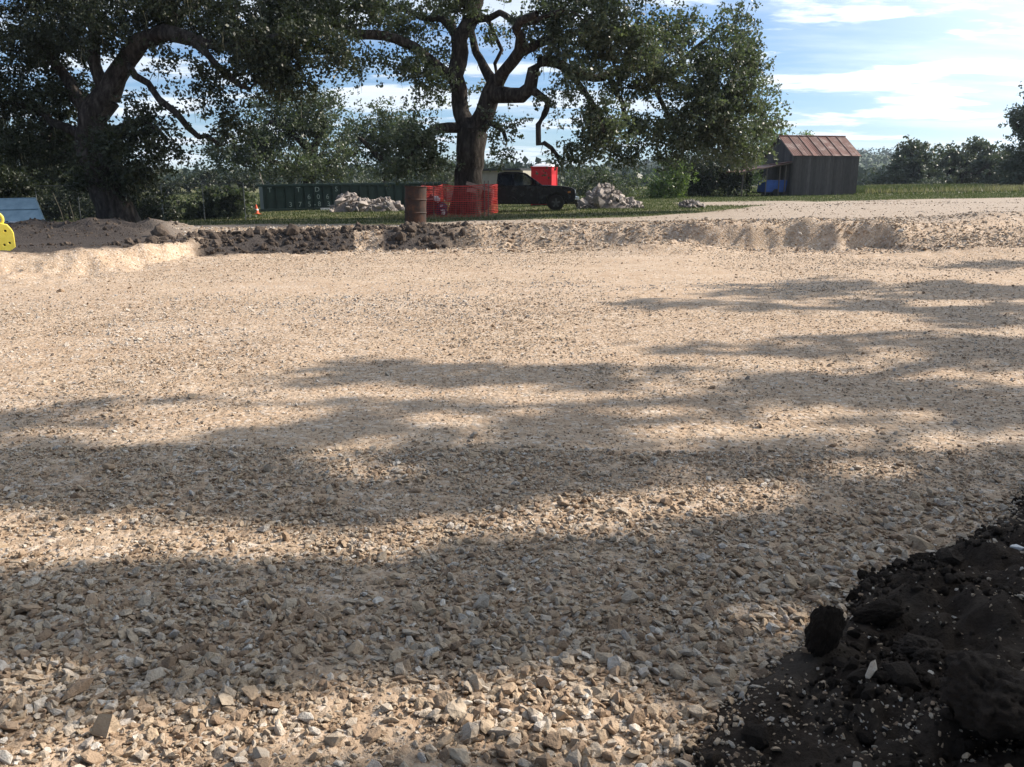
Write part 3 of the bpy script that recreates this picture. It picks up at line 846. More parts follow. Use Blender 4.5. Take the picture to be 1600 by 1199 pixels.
# main oak: (photo x, photo y, depth offset, radius: px if > 1.5)
OAK_D = 35
oak_limbs = [
 [(728, 337, 0, 27), (731, 310, 0, 23), (733, 270, 0, 21.5), (734, 235, 0, 22), (738, 205, 0, 24)],
 [(732, 205, 0, 16), (722, 175, .2, 13), (716, 140, .3, 12.5), (714, 100, .4, 13), (720, 62, .4, 13), (735, 30, .5, 12), (748, 0, .6, 11), (765, -60, 1, 8), (775, -110, 1, 5)],
 [(742, 205, 0, 17), (757, 178, -.3, 15), (768, 150, -.5, 14.5), (774, 128, -.6, 13)],
 [(716, 128, .3, 9), (690, 108, -.2, 8.5), (660, 85, -.6, 8), (632, 66, -.8, 7.5), (600, 56, -1.2, 7), (560, 54, -1.5, 7), (530, 44, -1.7, 6.5), (510, 22, -2, 5.5), (488, -5, -2.4, 4.5), (450, -30, -3, 3)],
 [(715, 62, .4, 7), (704, 44, 1, 7.5), (690, 30, 1.4, 6), (678, 28, 1.5, 5), (655, 27, 2, 4.5), (632, 16, 2.5, 4), (606, 12, 3, 3.5), (570, 5, 3.4, 2.5)],
 [(738, 20, .5, 8), (722, 0, 0, 7), (712, -40, -1, 5), (690, -90, -2, 3)],
 [(714, 200, 0, 8.5), (700, 199, -.8, 8), (682, 203, -1.5, 7.5), (668, 210, -2, 7), (655, 225, -2.5, 6), (646, 242, -3, 4.5), (635, 250, -3.2, 3)],
 [(772, 132, -.6, 10), (762, 112, 0, 8), (750, 92, .6, 6.5), (742, 72, 1.2, 6), (738, 50, 1.5, 5)],
 [(774, 130, -.6, 10), (788, 112, -1, 9), (802, 95, -1.6, 9), (812, 82, -2, 9), (815, 60, -2.4, 7), (806, 48, -3, 6), (815, 32, -3.4, 5.5), (838, 22, -3.8, 4.5)],
 [(812, 84, -2, 7), (835, 72, -1.6, 6.5), (858, 62, -1, 6), (885, 58, 0, 5), (910, 50, .6, 4.4), (945, 40, 1, 3.6), (990, 50, 1.4, 3)],
 [(780, 152, -.5, 12), (798, 150, -1, 11), (815, 148, -1.5, 11), (826, 135, -1.7, 10), (835, 112, -1.8, 9), (846, 95, -1.5, 8), (870, 98, -.8, 7), (900, 112, 0, 6.5), (930, 122, .6, 6), (965, 110, 1.2, 6), (1010, 106, 1.6, 6), (1040, 118, 2, 5.5), (1075, 140, 2.2, 4.5), (1110, 145, 2.4, 3.5)],
 [(748, 30, .5, 6), (765, 28, 0, 5), (779, 20, -.6, 4.5), (800, 31, -1.2, 4.5), (818, 37, -1.8, 4), (845, 28, -2.4, 3.5), (880, 15, -3, 3)],
 [(776, 120, .2, 3.5), (774, 100, .3, 3), (784, 76, .5, 3.2), (774, 55, .6, 3.2), (765, 35, .7, 3.4), (752, 26, .6, 3.4)],
 [(830, 140, -1.6, 6), (845, 150, -2, 5.5), (857, 160, -2.2, 5), (850, 178, -2.4, 4.6), (840, 195, -2.5, 4.2), (840, 228, -2.6, 4), (850, 225, -2.6, 3.4), (862, 232, -2.6, 3.2), (875, 250, -2.4, 2.4)],
 [(875, 98, -.8, 5), (895, 118, -1.6, 4.6), (912, 140, -2.4, 4.2), (925, 160, -3, 3.8), (933, 185, -3.4, 3.2), (945, 205, -3.6, 2.6)],
 [(950, 115, .9, 4.5), (960, 140, .4, 4), (972, 162, 0, 3.5), (978, 190, -.3, 3), (990, 215, -.5, 2.4)],
 [(1010, 106, 1.6, 4.5), (1022, 135, 1.2, 4), (1035, 165, 1, 3.6), (1050, 190, .8, 3), (1070, 220, .6, 2.4)],
 [(757, 190, -.3, 4.5), (772, 196, -1, 4), (786, 205, -1.6, 3.2), (792, 222, -2, 2.2)],
 [(1035, 118, 2, 4.5), (1060, 100, 2.6, 4), (1095, 70, 3, 3.5), (1120, 45, 3.2, 2.5)],
 [(1075, 140, 2.2, 3.8), (1120, 165, 2, 3.2), (1165, 170, 2, 2.6), (1200, 185, 2, 2)],
]
oak_lobes = [(1010, 140, 50, 26, .6, 0), (1150, 175, 58, 60, .55, 1), (1110, 120, 80, 80, .25, 0), (1190, 200, 20, 30, .5, 2), (1020, 80, 40, 36, .6, 0), (1125, 105, 68, 78, 1.0, 1), (1155, 85, 32, 58, .6, 2), (1080, 62, 36, 36, .8, 1), (1040, 100, 45, 36, .8), (955, 88, 60, 36, .9, -2), (995, 110, 40, 24, .6), (905, 60, 60, 40, .9, -2), (960, 30, 55, 35, 1, -2),
 (880, 15, 60, 30, 1.1, -2), (900, 120, 40, 25, .6, -3), (1120, 180, 64, 45, .9, 1), (1065, 220, 38, 42, 1.0, 0), (1130, 228, 56, 30, 1, 1), (1178, 200, 32, 38, .9, 2), (1203, 178, 14, 30, .8, 2), (985, 212, 42, 38, 1, -.5), (918, 215, 40, 34, 1.1, -3), (890, 240, 24, 20, 1, -2.5), (945, 180, 24, 20, .8, -3), (975, 190, 22, 20, .8, -3),
 (862, 165, 26, 18, .5, -2.5), (800, 205, 24, 16, .7, -2), (786, 230, 18, 14, .9, -2), (770, 60, 26, 22, .35), (820, 50, 30, 22, .5, -2),
 (640, 30, 60, 30, .8, 2), (585, 25, 45, 32, .9, -1.5), (620, 105, 60, 24, .6, -1), (660, 140, 36, 28, .7, -.5), (575, 95, 30, 24, .6, -1.5), (520, 25, 36, 34, .9, -2), (690, 70, 25, 25, .5, .5), (700, 150, 16, 30, .5, 1), (735, 145, 14, 20, .4, 1), (480, 0, 50, 28, .9, -2.5),
 (660, 10, 80, 20, .7), (740, 5, 45, 18, .6), (645, 215, 36, 28, 1, -2.8), (625, 255, 30, 22, .9, -3), (668, 250, 24, 24, .9, -2.4),
 (700, -60, 230, 38, .45), (930, -50, 150, 40, .5, -1), (760, -120, 160, 30, .3), (1000, -20, 40, 24, .6, -2)]
make_tree('oak_tree', 'huge spreading live oak with the orange mesh fence round its trunk', OAK_D, oak_limbs, oak_lobes, 1, dens=.020, leaves=98, lsize=.14, crad=.36, moss=900, sub=7)

# left oak
left_limbs = [
 [(188, 352, 0, 34), (178, 320, 0, 27), (165, 285, 0, 25), (150, 250, 0, 25), (140, 215, .2, 24), (148, 180, .3, 22), (165, 150, .3, 20)],
 [(165, 150, .3, 17), (182, 120, .3, 15), (200, 92, .2, 14), (225, 65, 0, 13), (258, 52, -.3, 12), (292, 60, -.6, 10), (325, 68, -.8, 8), (360, 70, -1, 7), (400, 62, -1.2, 5.5), (440, 58, -1.5, 4), (480, 66, -1.7, 3)],
 [(198, 96, .2, 5), (212, 118, -.3, 5.5), (232, 132, -.6, 5), (250, 155, -.8, 5), (275, 178, -1, 4.8), (295, 200, -1, 4.6), (310, 214, -1, 4), (325, 213, -1.2, 3.5), (345, 228, -1.3, 2.6)],
 [(292, 60, -.6, 6), (315, 75, -1, 5), (335, 98, -1.4, 4.6), (360, 122, -1.6, 4), (392, 140, -1.8, 3)],
 [(225, 65, 0, 8), (255, 40, .5, 7), (300, 12, 1, 6), (340, -15, 1.4, 5), (380, -50, 1.8, 3)],
 [(145, 190, .3, 12), (120, 150, .8, 10), (95, 110, 1.2, 8), (60, 70, 1.6, 6), (20, 40, 2, 4)],
 [(165, 150, .3, 10), (150, 100, .4, 9), (145, 50, .4, 8), (135, 0, .6, 6), (130, -60, .8, 4)],
 [(150, 225, .2, 8), (190, 200, -.6, 6), (225, 190, -1.2, 4), (260, 215, -1.6, 3)],
 [(140, 215, .2, 9), (100, 200, .5, 7), (50, 170, 1, 5), (0, 160, 1.5, 3)],
]
left_lobes = [(430, 85, 80, 38, 1.25, -1.4), (480, 60, 60, 40, 1, -1.6), (380, 40, 90, 42, 1.35, 0), (300, 20, 90, 32, 1.2, 1), (450, 20, 90, 35, 1.25, 0), (520, 95, 36, 30, .7, -1.8), (400, 130, 55, 30, .9, -1.7), (455, 125, 40, 24, .7, -1.8), (210, 25, 70, 32, .9, .6),
 (150, 40, 60, 50, .8), (60, 50, 100, 60, 1.3, 1.4), (30, 140, 100, 60, 1.3, 1.2), (60, 215, 80, 50, 1.3, 1.0), (265, 105, 45, 26, .45, -.8), (330, 110, 40, 28, .6, -1.3), (230, 190, 45, 36, .9, -1), (215, 245, 55, 40, 1.2, -1), (265, 235, 28, 26, .9, -1.4), (170, 280, 60, 36, 1.2, -.3),
 (310, 150, 24, 16, .35, -1), (345, 160, 30, 22, .6, -1.4), (370, 200, 34, 26, .8, -1.3), (350, -50, 260, 40, .6, 1), (100, -40, 200, 50, .6, 1), (-60, 120, 60, 120, .9, 1.5)]
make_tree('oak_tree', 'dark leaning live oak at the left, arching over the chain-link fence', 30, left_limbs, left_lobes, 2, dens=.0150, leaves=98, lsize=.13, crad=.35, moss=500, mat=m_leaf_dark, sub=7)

# trees standing further back
def trunk(px, y0, y1, r0, r1, lean=0):
    return [(px, y0, 0, r0), (px + lean * .4, (y0 + y1) / 2, 0, (r0 + r1) / 2), (px + lean, y1, 0, r1)]
make_tree('oak_tree', 'full dark green oak rising right behind the green container', 58,
  [trunk(480, 318, 235, 10, 8, 6), [(486, 240, 0, 6), (455, 205, -1, 5), (420, 190, -2, 3.5)], [(486, 236, 0, 6), (505, 200, .5, 5), (500, 165, 1, 3)], [(483, 262, 0, 5), (440, 258, -2, 4), (390, 240, -3, 3)], [(484, 262, 0, 4.5), (530, 250, 1, 3.5), (560, 238, 1.5, 2.5)]],
  [(440, 200, 70, 50, 1.2), (480, 180, 55, 42, 1.2), (390, 235, 60, 42, 1.2, -2), (430, 260, 60, 26, 1.1, -3), (500, 235, 42, 42, 1), (545, 262, 40, 22, .8)], 3, dens=.024, leaves=84, lsize=.19, crad=.55, step=.7, tip=.02, sub=6)
make_tree('oak_tree', 'low rounded oak behind the rubble heap, left of the rusty drum', 62,
  [trunk(600, 312, 255, 7, 6, 8), [(606, 262, 0, 5), (580, 232, -1, 4), (560, 215, -2, 3)], [(606, 258, 0, 5), (640, 228, 1, 4), (665, 222, 1, 2.5)]],
  [(600, 205, 48, 34, 1.2), (565, 222, 36, 34, 1.1), (640, 225, 42, 34, 1.1), (590, 250, 45, 20, .9), (668, 262, 20, 20, .9)], 4, dens=.026, leaves=80, lsize=.20, crad=.6, step=.7, tip=.02, sub=6)
make_tree('oak_tree', 'shadowy tree at the far left behind the blue-grey metal sheet', 42,
  [trunk(60, 340, 250, 9, 7, -8), [(52, 255, 0, 5), (20, 225, 0, 4)], [(54, 260, 0, 5), (95, 232, 0, 3.5)]],
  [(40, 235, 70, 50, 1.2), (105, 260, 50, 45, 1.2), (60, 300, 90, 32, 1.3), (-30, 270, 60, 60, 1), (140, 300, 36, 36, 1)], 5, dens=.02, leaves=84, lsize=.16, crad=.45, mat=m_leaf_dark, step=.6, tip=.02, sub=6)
def bush(px, py, D, lobes, label, seed, mat=None, dens=.03, leaves=70, lsize=.12, crad=.3, name='shrub', cat='shrub', group=None, step=.4, tip=.01):
    lim = [[(px, py, 0, 2.2), (px - 2, py - 12, 0, 1.8), (px - 5, py - 26, .3, 1.6)], [(px + 1, py - 3, 0, 2), (px + 8, py - 22, .2, 1.6)]]
    return make_tree(name, label, D, lim, lobes, seed, dens=dens, leaves=leaves, lsize=lsize, crad=crad, mat=mat, cat=cat, group=group, step=step, tip=tip, sub=5)
bush(335, 345, 35.5, [(330, 322, 42, 22, 1.2), (300, 334, 30, 14, 1), (365, 318, 26, 26, 1), (368, 336, 20, 12, 1)], 'broadleaf green shrub growing through the chain-link fence', 6, m_leaf, .05, 90, .16, .24)
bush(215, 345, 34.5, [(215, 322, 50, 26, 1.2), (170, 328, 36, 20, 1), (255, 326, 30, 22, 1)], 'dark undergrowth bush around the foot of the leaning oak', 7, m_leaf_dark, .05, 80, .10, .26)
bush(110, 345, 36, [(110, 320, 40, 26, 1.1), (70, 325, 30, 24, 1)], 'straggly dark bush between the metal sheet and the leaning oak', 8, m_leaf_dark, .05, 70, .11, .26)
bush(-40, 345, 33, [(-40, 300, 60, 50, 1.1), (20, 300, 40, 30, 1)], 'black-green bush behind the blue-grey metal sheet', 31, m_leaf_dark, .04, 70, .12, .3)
bush(668, 330, 50, [(655, 300, 26, 26, .8), (690, 285, 28, 22, 1), (675, 315, 28, 15, 1), (580, 285, 36, 22, .7)], 'wispy grey-green bush behind the rusty drum', 9, m_leaf_grey, .05, 60, .13, .34)
bush(1045, 318, 62, [(1045, 290, 32, 28, 1.2), (1060, 265, 20, 20, .8), (1030, 300, 24, 14, 1)], 'rounded light green bush right of the big rubble heap', 10, m_leaf_lite, .05, 70, .17, .4, step=.7, tip=.02)
make_tree('small_tree', 'dense dark tree at the left of the lean-to roof', 66,
  [trunk(1105, 317, 275, 4, 3, 6), [(1108, 300, 0, 3), (1090, 285, 0, 2.5), (1075, 262, 0, 2)], [(1108, 295, 0, 3), (1130, 275, 0, 2.2), (1145, 255, 0, 1.8)]],
  [(1110, 262, 55, 36, 1.2), (1095, 292, 42, 22, 1.2), (1140, 288, 38, 24, 1.2), (1080, 275, 25, 30, 1)], 11, dens=.032, leaves=80, lsize=.2, crad=.5, mat=m_leaf_dark, step=.8, tip=.02, cat='tree', sub=6)
make_tree('small_tree', 'feathery light green tree behind the left end of the barn', 78,
  [trunk(1195, 308, 265, 3.5, 3, 3), [(1197, 280, 0, 2.4), (1180, 255, 0, 2)], [(1198, 275, 0, 2.4), (1215, 250, 0, 2), (1222, 225, 0, 1.5)]],
  [(1195, 235, 34, 34, .9), (1215, 215, 22, 34, .8), (1180, 270, 34, 28, 1.1), (1222, 262, 22, 34, .8), (1195, 292, 40, 14, 1)], 12, dens=.035, leaves=64, lsize=.17, crad=.55, mat=m_leaf_lite, step=.8, tip=.02, cat='tree')
bush(1260, 300, 95, [(1255, 212, 12, 10, .8), (1262, 232, 12, 20, .7), (1256, 260, 12, 30, .6)], 'slim treetop showing just above the barn roof', 13, m_leaf_lite, .06, 40, .18, .4, name='small_tree', cat='tree', step=.9, tip=.02)
for px_, D_, lb_, la_, sd_ in ((310, 120, [(300, 288, 26, 10, 1.2), (328, 282, 22, 12, 1)], 'far rounded tree seen under the arching limb of the left oak', 41), (372, 105, [(365, 290, 30, 12, 1.2), (395, 284, 22, 12, 1)], 'far dark tree just left of the green container', 42), (262, 110, [(255, 290, 30, 14, 1.2)], 'far dark tree right of the leaning oak foot', 43)):
    make_tree('distant_tree', la_, D_, [trunk(px_, 306, 296, 1.8, 1.6, 1), [(px_, 297, 0, 1.6), (px_ + 8, 288, 0, 1.6)]], lb_, sd_, dens=.07, leaves=60, lsize=.34, crad=.6, mat=m_leaf_dark, step=1, tip=.03, sub=5)
# oaks across the field on the right
ft = [(1440, 303, 118, [(1435, 250, 38, 24, 1.2), (1410, 270, 40, 22, 1.1), (1385, 284, 26, 12, 1), (1440, 280, 45, 18, 1)], 'broad grey-green oak nearest the barn across the field', 14),
      (1500, 303, 124, [(1500, 255, 34, 24, 1.2), (1520, 275, 42, 20, 1.1), (1480, 285, 30, 14, 1), (1475, 238, 16, 10, .9)], 'grey-green oak in the middle of the row across the field', 15),
      (1545, 300, 116, [(1550, 248, 34, 26, 1.2), (1560, 275, 45, 20, 1.1)], 'grey-green oak left of the tall tree at the right edge', 16)]
for px, py, D, lb, la, sd in ft:
    make_tree('oak_tree', la, D, [trunk(px, py, py - 28, 3, 2.5, 3), [(px + 2, py - 26, 0, 2), (px + 14, py - 44, 0, 1.4)], [(px + 2, py - 26, 0, 2), (px - 14, py - 42, 0, 1.4)]], lb, sd, dens=.05, leaves=84, lsize=.40, crad=.7, mat=m_leaf_grey, step=1.3, tip=.03, sub=5)
make_tree('oak_tree', 'tall dark tree cut off by the right edge of the photo', 82,
  [trunk(1625, 305, 240, 7, 5, -3), [(1622, 245, 0, 4), (1600, 215, 0, 3), (1588, 195, 0, 2)], [(1622, 240, 0, 4), (1630, 190, 0, 3), (1625, 160, 0, 2)]],
  [(1612, 200, 34, 34, 1), (1640, 170, 50, 40, 1), (1600, 250, 30, 40, 1.2), (1640, 250, 60, 45, 1.1), (1590, 282, 32, 16, 1.1), (1592, 180, 16, 12, .7)], 17, dens=.036, leaves=80, lsize=.26, crad=.55, mat=m_leaf_grey, step=.9, tip=.025)
bush(1462, 306, 100, [(1462, 288, 18, 10, 1.2), (1445, 292, 12, 8, 1)], 'low purplish-grey thicket before the middle oaks across the field', 18, m_leaf_grey, .09, 44, .2, .4, step=.8, tip=.02)
bush(965, 318, 75, [(930, 290, 42, 20, 1.2), (975, 296, 36, 16, 1), (895, 285, 24, 26, 1)], 'dark bush showing behind the red toilet and the rubble heap', 19, m_leaf, .045, 64, .2, .5, step=.8, tip=.02)

LIT = [(300, 1160, 330, 50), (700, 1090, 270, 44), (860, 1065, 130, 34), (250, 848, 330, 36), (520, 845, 200, 26), (800, 815, 230, 22), (1030, 785, 200, 20), (1190, 768, 90, 20), (620, 739, 55, 11), (800, 1125, 200, 52), (940, 1140, 150, 55), (620, 1120, 130, 40), (420, 1105, 120, 22), (60, 1165, 80, 45), (200, 1100, 110, 18), (70, 1060, 110, 20),
 (1040, 1130, 60, 55), (1200, 970, 110, 26), (560, 612, 170, 9), (850, 614, 160, 8), (700, 655, 70, 12), (1010, 640, 90, 9), (1090, 668, 120, 11), (1290, 642, 70, 10), (1350, 732, 90, 15), (1290, 515, 120, 8), (1200, 500, 120, 10), (1480, 475, 70, 6), (1420, 585, 70, 8), (300, 650, 140, 20), (1500, 690, 70, 14), (960, 560, 300, 8), (260, 690, 60, 10), (1020, 520, 200, 14)]
def keep_shade(p, rr_, grow_=1.0):
    g = p - np.array(sdir)[None] * (p[:, 2:3] / sdir.z)
    dep = g[:, 1] * CP + CAMZ * SP
    qx = 800 + F * g[:, 0] / dep; qy = 599.5 - F * (-CAMZ * CP + g[:, 1] * SP) / dep
    k = np.ones(len(p), bool)
    for cx, cy, rx, ry in LIT:
        e = ((qx - cx) / (rx * grow_)) ** 2 + ((qy - cy) / (ry * grow_)) ** 2
        k &= e > rr_.uniform(.55, 1.25, len(p))
    return k
# the tree that shades the foreground: stands right of the frame, boughs reach over the gravel
SH = [ # shade patches on the ground as (photo x, y, rx, ry, weight)
 (1540, 412, 60, 5, 1.2), (1500, 455, 110, 9, 1.2), (1280, 452, 120, 10, 1), (1090, 476, 90, 8, .6), (1350, 475, 120, 9, 1), (1500, 500, 110, 14, .9), (1220, 545, 90, 9, 1), (1400, 540, 120, 16, 1), (1560, 560, 80, 24, 1.2), 
 (560, 577, 100, 5, .9), (720, 582, 130, 8, 1), (930, 588, 120, 8, 1), (1030, 610, 110, 12, 1), (1230, 600, 120, 18, 1.2), (1420, 620, 140, 22, 1.2), (1560, 640, 60, 24, 1.2), (620, 640, 130, 12, .9), (820, 640, 140, 18, 1.1), (1000, 655, 140, 20, 1.2),
 (60, 650, 80, 16, .7), (150, 720, 150, 24, 1), (40, 740, 90, 28, 1), (330, 740, 150, 32, 1.2), (480, 700, 130, 24, 1), (680, 720, 150, 26, 1), (870, 730, 130, 36, 1.2), (1080, 700, 140, 28, 1.1), (1300, 700, 140, 36, 1.2), (1480, 740, 110, 40, 1.2), (240, 780, 120, 20, 1), (560, 770, 150, 22, .9), (780, 780, 130, 18, .8),
 (1200, 800, 150, 24, .8), (1350, 850, 150, 50, 1.2), (1150, 880, 160, 34, 1.1), (950, 880, 160, 30, 1), (760, 890, 170, 28, 1), (560, 900, 170, 30, 1.1), (350, 920, 170, 36, 1.1), (130, 950, 170, 36, 1.1), (60, 1010, 120, 32, 1), (560, 960, 180, 34, 1.1), (780, 950, 160, 36, 1.1), (330, 1000, 140, 34, 1),
 (980, 960, 150, 40, 1.1), (1180, 980, 140, 48, 1.1), (700, 1010, 160, 30, 1), (520, 1040, 90, 24, .8), (1480, 950, 160, 90, 1.6), (1350, 1080, 160, 80, 1.5), (1520, 1130, 160, 90, 1.8), (1150, 1080, 90, 40, .9), (1250, 1170, 110, 60, 1.3), (200, 1140, 130, 14, .6), (430, 1165, 90, 26, .9), (620, 1190, 120, 16, .7), (60, 1060, 70, 16, .5), (1600, 800, 120, 80, 1.8), (1700, 1000, 120, 150, 1.5)]
r = np.random.default_rng(77)
tg = []
for (cx, cy, rx, ry, w) in SH:
    dl = CAMZ / math.tan(float(theta(cy - ry))) - CAMZ / math.tan(float(theta(cy + ry)))
    Dc = CAMZ / math.tan(float(theta(cy))); m = mpp(Dc) + .0
    n = int(max(3, min(110, (rx * m) * dl * 6.0 * w)))
    for i in range(n):
        a = r.uniform(0, 6.28); q = math.sqrt(r.uniform(0, 1))
        g = P(cx + rx * q * math.cos(a), cy + ry * q * math.sin(a), 1)
        d = g - Vector((0, 0, CAMZ)); g = Vector((0, 0, CAMZ)) + d * (-CAMZ / d.z)
        zt = r.uniform(7.0, 9.6) if g.y < 10 else r.uniform(7.2, 8.6)
        p = g + sdir * (zt / sdir.z)
        tg.append((p.x, p.y, p.z))
tg = np.array(tg); tg = tg[keep_shade(tg, r, .9)]
sl_ = [[(17, 15.5, .0, .75), (16.8, 15.2, 1.2, .6), (16.5, 15, 2.6, .55), (16.2, 14.8, 4, .5)],
 [(16.2, 14.8, 4, .36), (14.8, 13.0, 6, .24), (13.4, 11.5, 7.4, .15), (12, 10.7, 8, .10), (10, 10.6, 8.1, .06), (8, 10.7, 8.2, .035)],
 [(16.2, 14.8, 4, .34), (15.2, 12.5, 5.8, .22), (14.2, 10.6, 7.2, .12), (13.4, 9.6, 7.8, .06)],
 [(16.2, 14.8, 4, .32), (16.8, 17, 6, .22), (16.3, 18.5, 7.0, .10)],
 [(16.2, 14.8, 4, .3), (17.5, 12.5, 6, .2), (17.2, 10.5, 7.2, .09)],
 [(16.2, 14.8, 4, .3), (18.5, 15.5, 6.5, .2), (20, 16, 9, .12)],
 [(16.2, 14.8, 4, .3), (15.8, 15.2, 6.5, .22), (14.5, 16.2, 8.6, .10)]]
sl_[0][0] = (17, 15.5, h1(17, 15.5) - .2, .75)
make_tree('oak_tree', 'spreading oak standing just right of the frame whose boughs shade the gravel', 18, None, None, 88, extra=(sl_, tg), leaves=72, lsize=.27, crad=.30, step=.6, tip=.008, sub=4, mat=m_leaf, subr=.5, gaps=True)

# oaks added out of view: crowns over and behind the camera hold back skylight
def sky_block_oak(x0, y0, rx, ry, zt, label, seed):
    r = np.random.default_rng(seed)
    lim = [[(x0, y0, h1(x0, y0) - .2, .6), (x0 + .2, y0, 2, .5), (x0 + .1, y0 + .2, 4.2, .42)]]
    for k in range(6):
        a = k * 1.05 + r.uniform(-.2, .2); c_, s_ = math.cos(a), math.sin(a)
        lim.append([(x0 + .1, y0 + .2, 4.2, .3), (x0 + c_ * rx * .3, y0 + s_ * ry * .3, 6.0, .22), (x0 + c_ * rx * .7, y0 + s_ * ry * .7, zt - .8, .12)])
    n = int(rx * ry * 3.2); v = r.normal(0, 1, (n, 3)); v /= np.linalg.norm(v, axis=1)[:, None]; v *= (r.uniform(.1, 1, n) ** .4)[:, None]
    tg = np.array([x0, y0, zt]) + v * np.array([rx, ry, 2.6]); tg = tg[tg[:, 2] > 5]
    tg = tg[(tg[:, 1] - sdir.y / sdir.z * tg[:, 2] < -.9)]
    make_tree('oak_tree', label, 18, None, None, seed, extra=(lim, tg), leaves=110, lsize=.42, crad=.6, step=.9, tip=.012, sub=4, mat=m_leaf, subr=.6)
sky_block_oak(-7, -5, 8.5, 8, 8.5, 'unseen oak added behind the camera on the left to block sky light', 90)
sky_block_oak(6, -6, 8, 8, 8.5, 'unseen oak added behind the camera on the right to block sky light', 91)

# far woods: one uncountable mass
r = np.random.default_rng(5)
n = 26000
D = np.exp(r.uniform(math.log(240), math.log(1000), n)); u = r.uniform(-.85, .85, n); x = u * D
keepw = fbm(x * .012, D * .012, 3, 123) > -.12 - .5 * sstep(450, 600, D)
x, D = x[keepw], D[keepw]; z = hgt(x, D)
hgt_t = r.uniform(.2, 1, len(x)) * (4.5 + 2.5 * fbm(x * .03, D * .03, 2, 124))
c = np.stack([x, D, z + hgt_t], -1)
# each wood patch: several leaf masses
c = np.repeat(c, 3, 0) + r.normal(0, 1, (len(c) * 3, 3)) * np.array([2.2, 2.2, 1.1]); c[:, 2] = np.maximum(c[:, 2], hgt(c[:, 0], c[:, 1]) + .3)
me = leaf_mesh('far_woods', c, 2.2, m_leaf_far, r, r.uniform(0, 1, len(c)), .8)
tag(new_obj('far_woods', me), 'distant oak woods covering the low hills on the horizon', kind='stuff')

# ------------------------------------------------------------------ grass
def blades(name, x, y, hmean, w, mat, seed, label=None):
    r = np.random.default_rng(seed); n = len(x); z = hgt(x, y)
    th = r.uniform(0, 3.14, n); h = hmean * r.uniform(.5, 1.4, n); le = r.normal(0, .35, (n, 2)) * h[:, None]
    dx, dy = np.cos(th) * w, np.sin(th) * w
    v = np.stack([np.stack([x - dx, y - dy, z - .01], -1), np.stack([x + dx, y + dy, z - .01], -1), np.stack([x + le[:, 0], y + le[:, 1], z + h], -1)], 1).reshape(-1, 3)
    me = np_mesh(name, v, np.arange(3 * n).reshape(-1, 3), mat); add_attr(me, 'var', 'FACE', np.clip(r.normal(.5, .3, n), 0, 1))
    return tag(new_obj(name, me), label, kind='stuff')
r = np.random.default_rng(9)
y = np.sqrt(r.uniform(26 ** 2, 62 ** 2, 150000)); x = r.uniform(-.75, .75, len(y)) * y
g, d, _ = masks(x, y); k = g > .35 + .5 * r.random(len(x)); x, y = x[k], y[k]
blades('short_grass', x, y, .075, .016, m_grass, 1)
y = r.uniform(62, 130, 60000); x = r.uniform(-.75, .75, len(y)) * y
blades('field_grass', x, y, .14, .05, m_grass, 2)
y = r.uniform(66, 105, 26000); x = r.uniform(.42, .72, len(y)) * y
k = (fbm(x * .12, y * .3, 3, 7) > -.15); blades('tall_dry_grass', x[k], y[k], .38, .045, m_straw, 3)
y = r.uniform(69, 90, 9000); x = r.uniform(.40, .56, len(y)) * y
blades('weeds', x, y, .42, .05, m_grass, 4)
# dry stalks and leaf litter round the oak and on the mound
a = r.uniform(0, 6.28, 1500); q = r.uniform(.6, 3.2, 1500); cx_, cy_ = P(728, 337, OAK_D).x, OAK_D - 1
blades('dry_weeds', cx_ + q * np.cos(a), cy_ - np.abs(q * np.sin(a)), .13, .02, m_straw, 5)

# ------------------------------------------------------------------ orange safety fence round the oak
m_net = simple('orange_mesh', (.50, .03, .02), (.36, .016, .012), 8, .5, bstr=0)
m_stake = simple('steel_stake', (.16, .12, .10), None, 20, .7)
def gz(p): return h1(p[0], p[1])
fc = [P(664, 340, 32.2), P(762, 338, 32.2), P(776, 333, 37.0), P(690, 333, 38.2), P(660, 335, 36.5)]
fc = [Vector((p.x, p.y, gz(p))) for p in fc]
froot = empty('safety_fence', fc[0]); tag(froot, 'orange plastic mesh safety fence standing round the trunk of the big oak', 'safety fence')
rr = random.Random(4)
for i in range(len(fc)):
    a, b_ = fc[i] - fc[0], fc[(i + 1) % len(fc)] - fc[0]
    L_ = (b_ - a).length; dv = (b_ - a) / L_; nrm = Vector((-dv.y, dv.x, 0))
    ph = rr.uniform(0, 6)
    def wp(s, z):
        sag = -.09 * math.sin(math.pi * s / L_) * (z / 1.25) - .02 * math.sin(s * 3 + ph) * (z / 1.25)
        bul = .09 * math.sin(s * 2.3 + ph + z * 1.2) + .03 * math.sin(s * 6 + ph) * z
        p = a + dv * s + nrm * bul
        q = fc[0] + p
        return Vector((p.x, p.y, (a.z + (b_.z - a.z) * s / L_) + z + sag))
    vs, fs = [], []
    ns = int(L_ / .18)
    for j in range(17):
        z0 = .04 + j * .075; w = .017 if j not in (0, 8, 16) else .034
        k0 = len(vs)
        for s in range(ns + 1):
            vs += [wp(L_ * s / ns, z0), wp(L_ * s / ns, z0 + w)]
        fs += [(k0 + 2 * s, k0 + 2 * s + 2, k0 + 2 * s + 3, k0 + 2 * s + 1) for s in range(ns)]
    nv = int(L_ / .065)
    for j in range(nv):
        s = L_ * j / nv; k0 = len(vs)
        for q in range(5): vs += [wp(s, .05 + q * .3) + nrm * .004, wp(min(s + .010, L_), .05 + q * .3) + nrm * .004]
        fs += [(k0 + 2 * q, k0 + 2 * q + 1, k0 + 2 * q + 3, k0 + 2 * q + 2) for q in range(4)]
    mb = MB(); mb.add(vs, fs); mb.build('mesh_panel', m_net, froot)
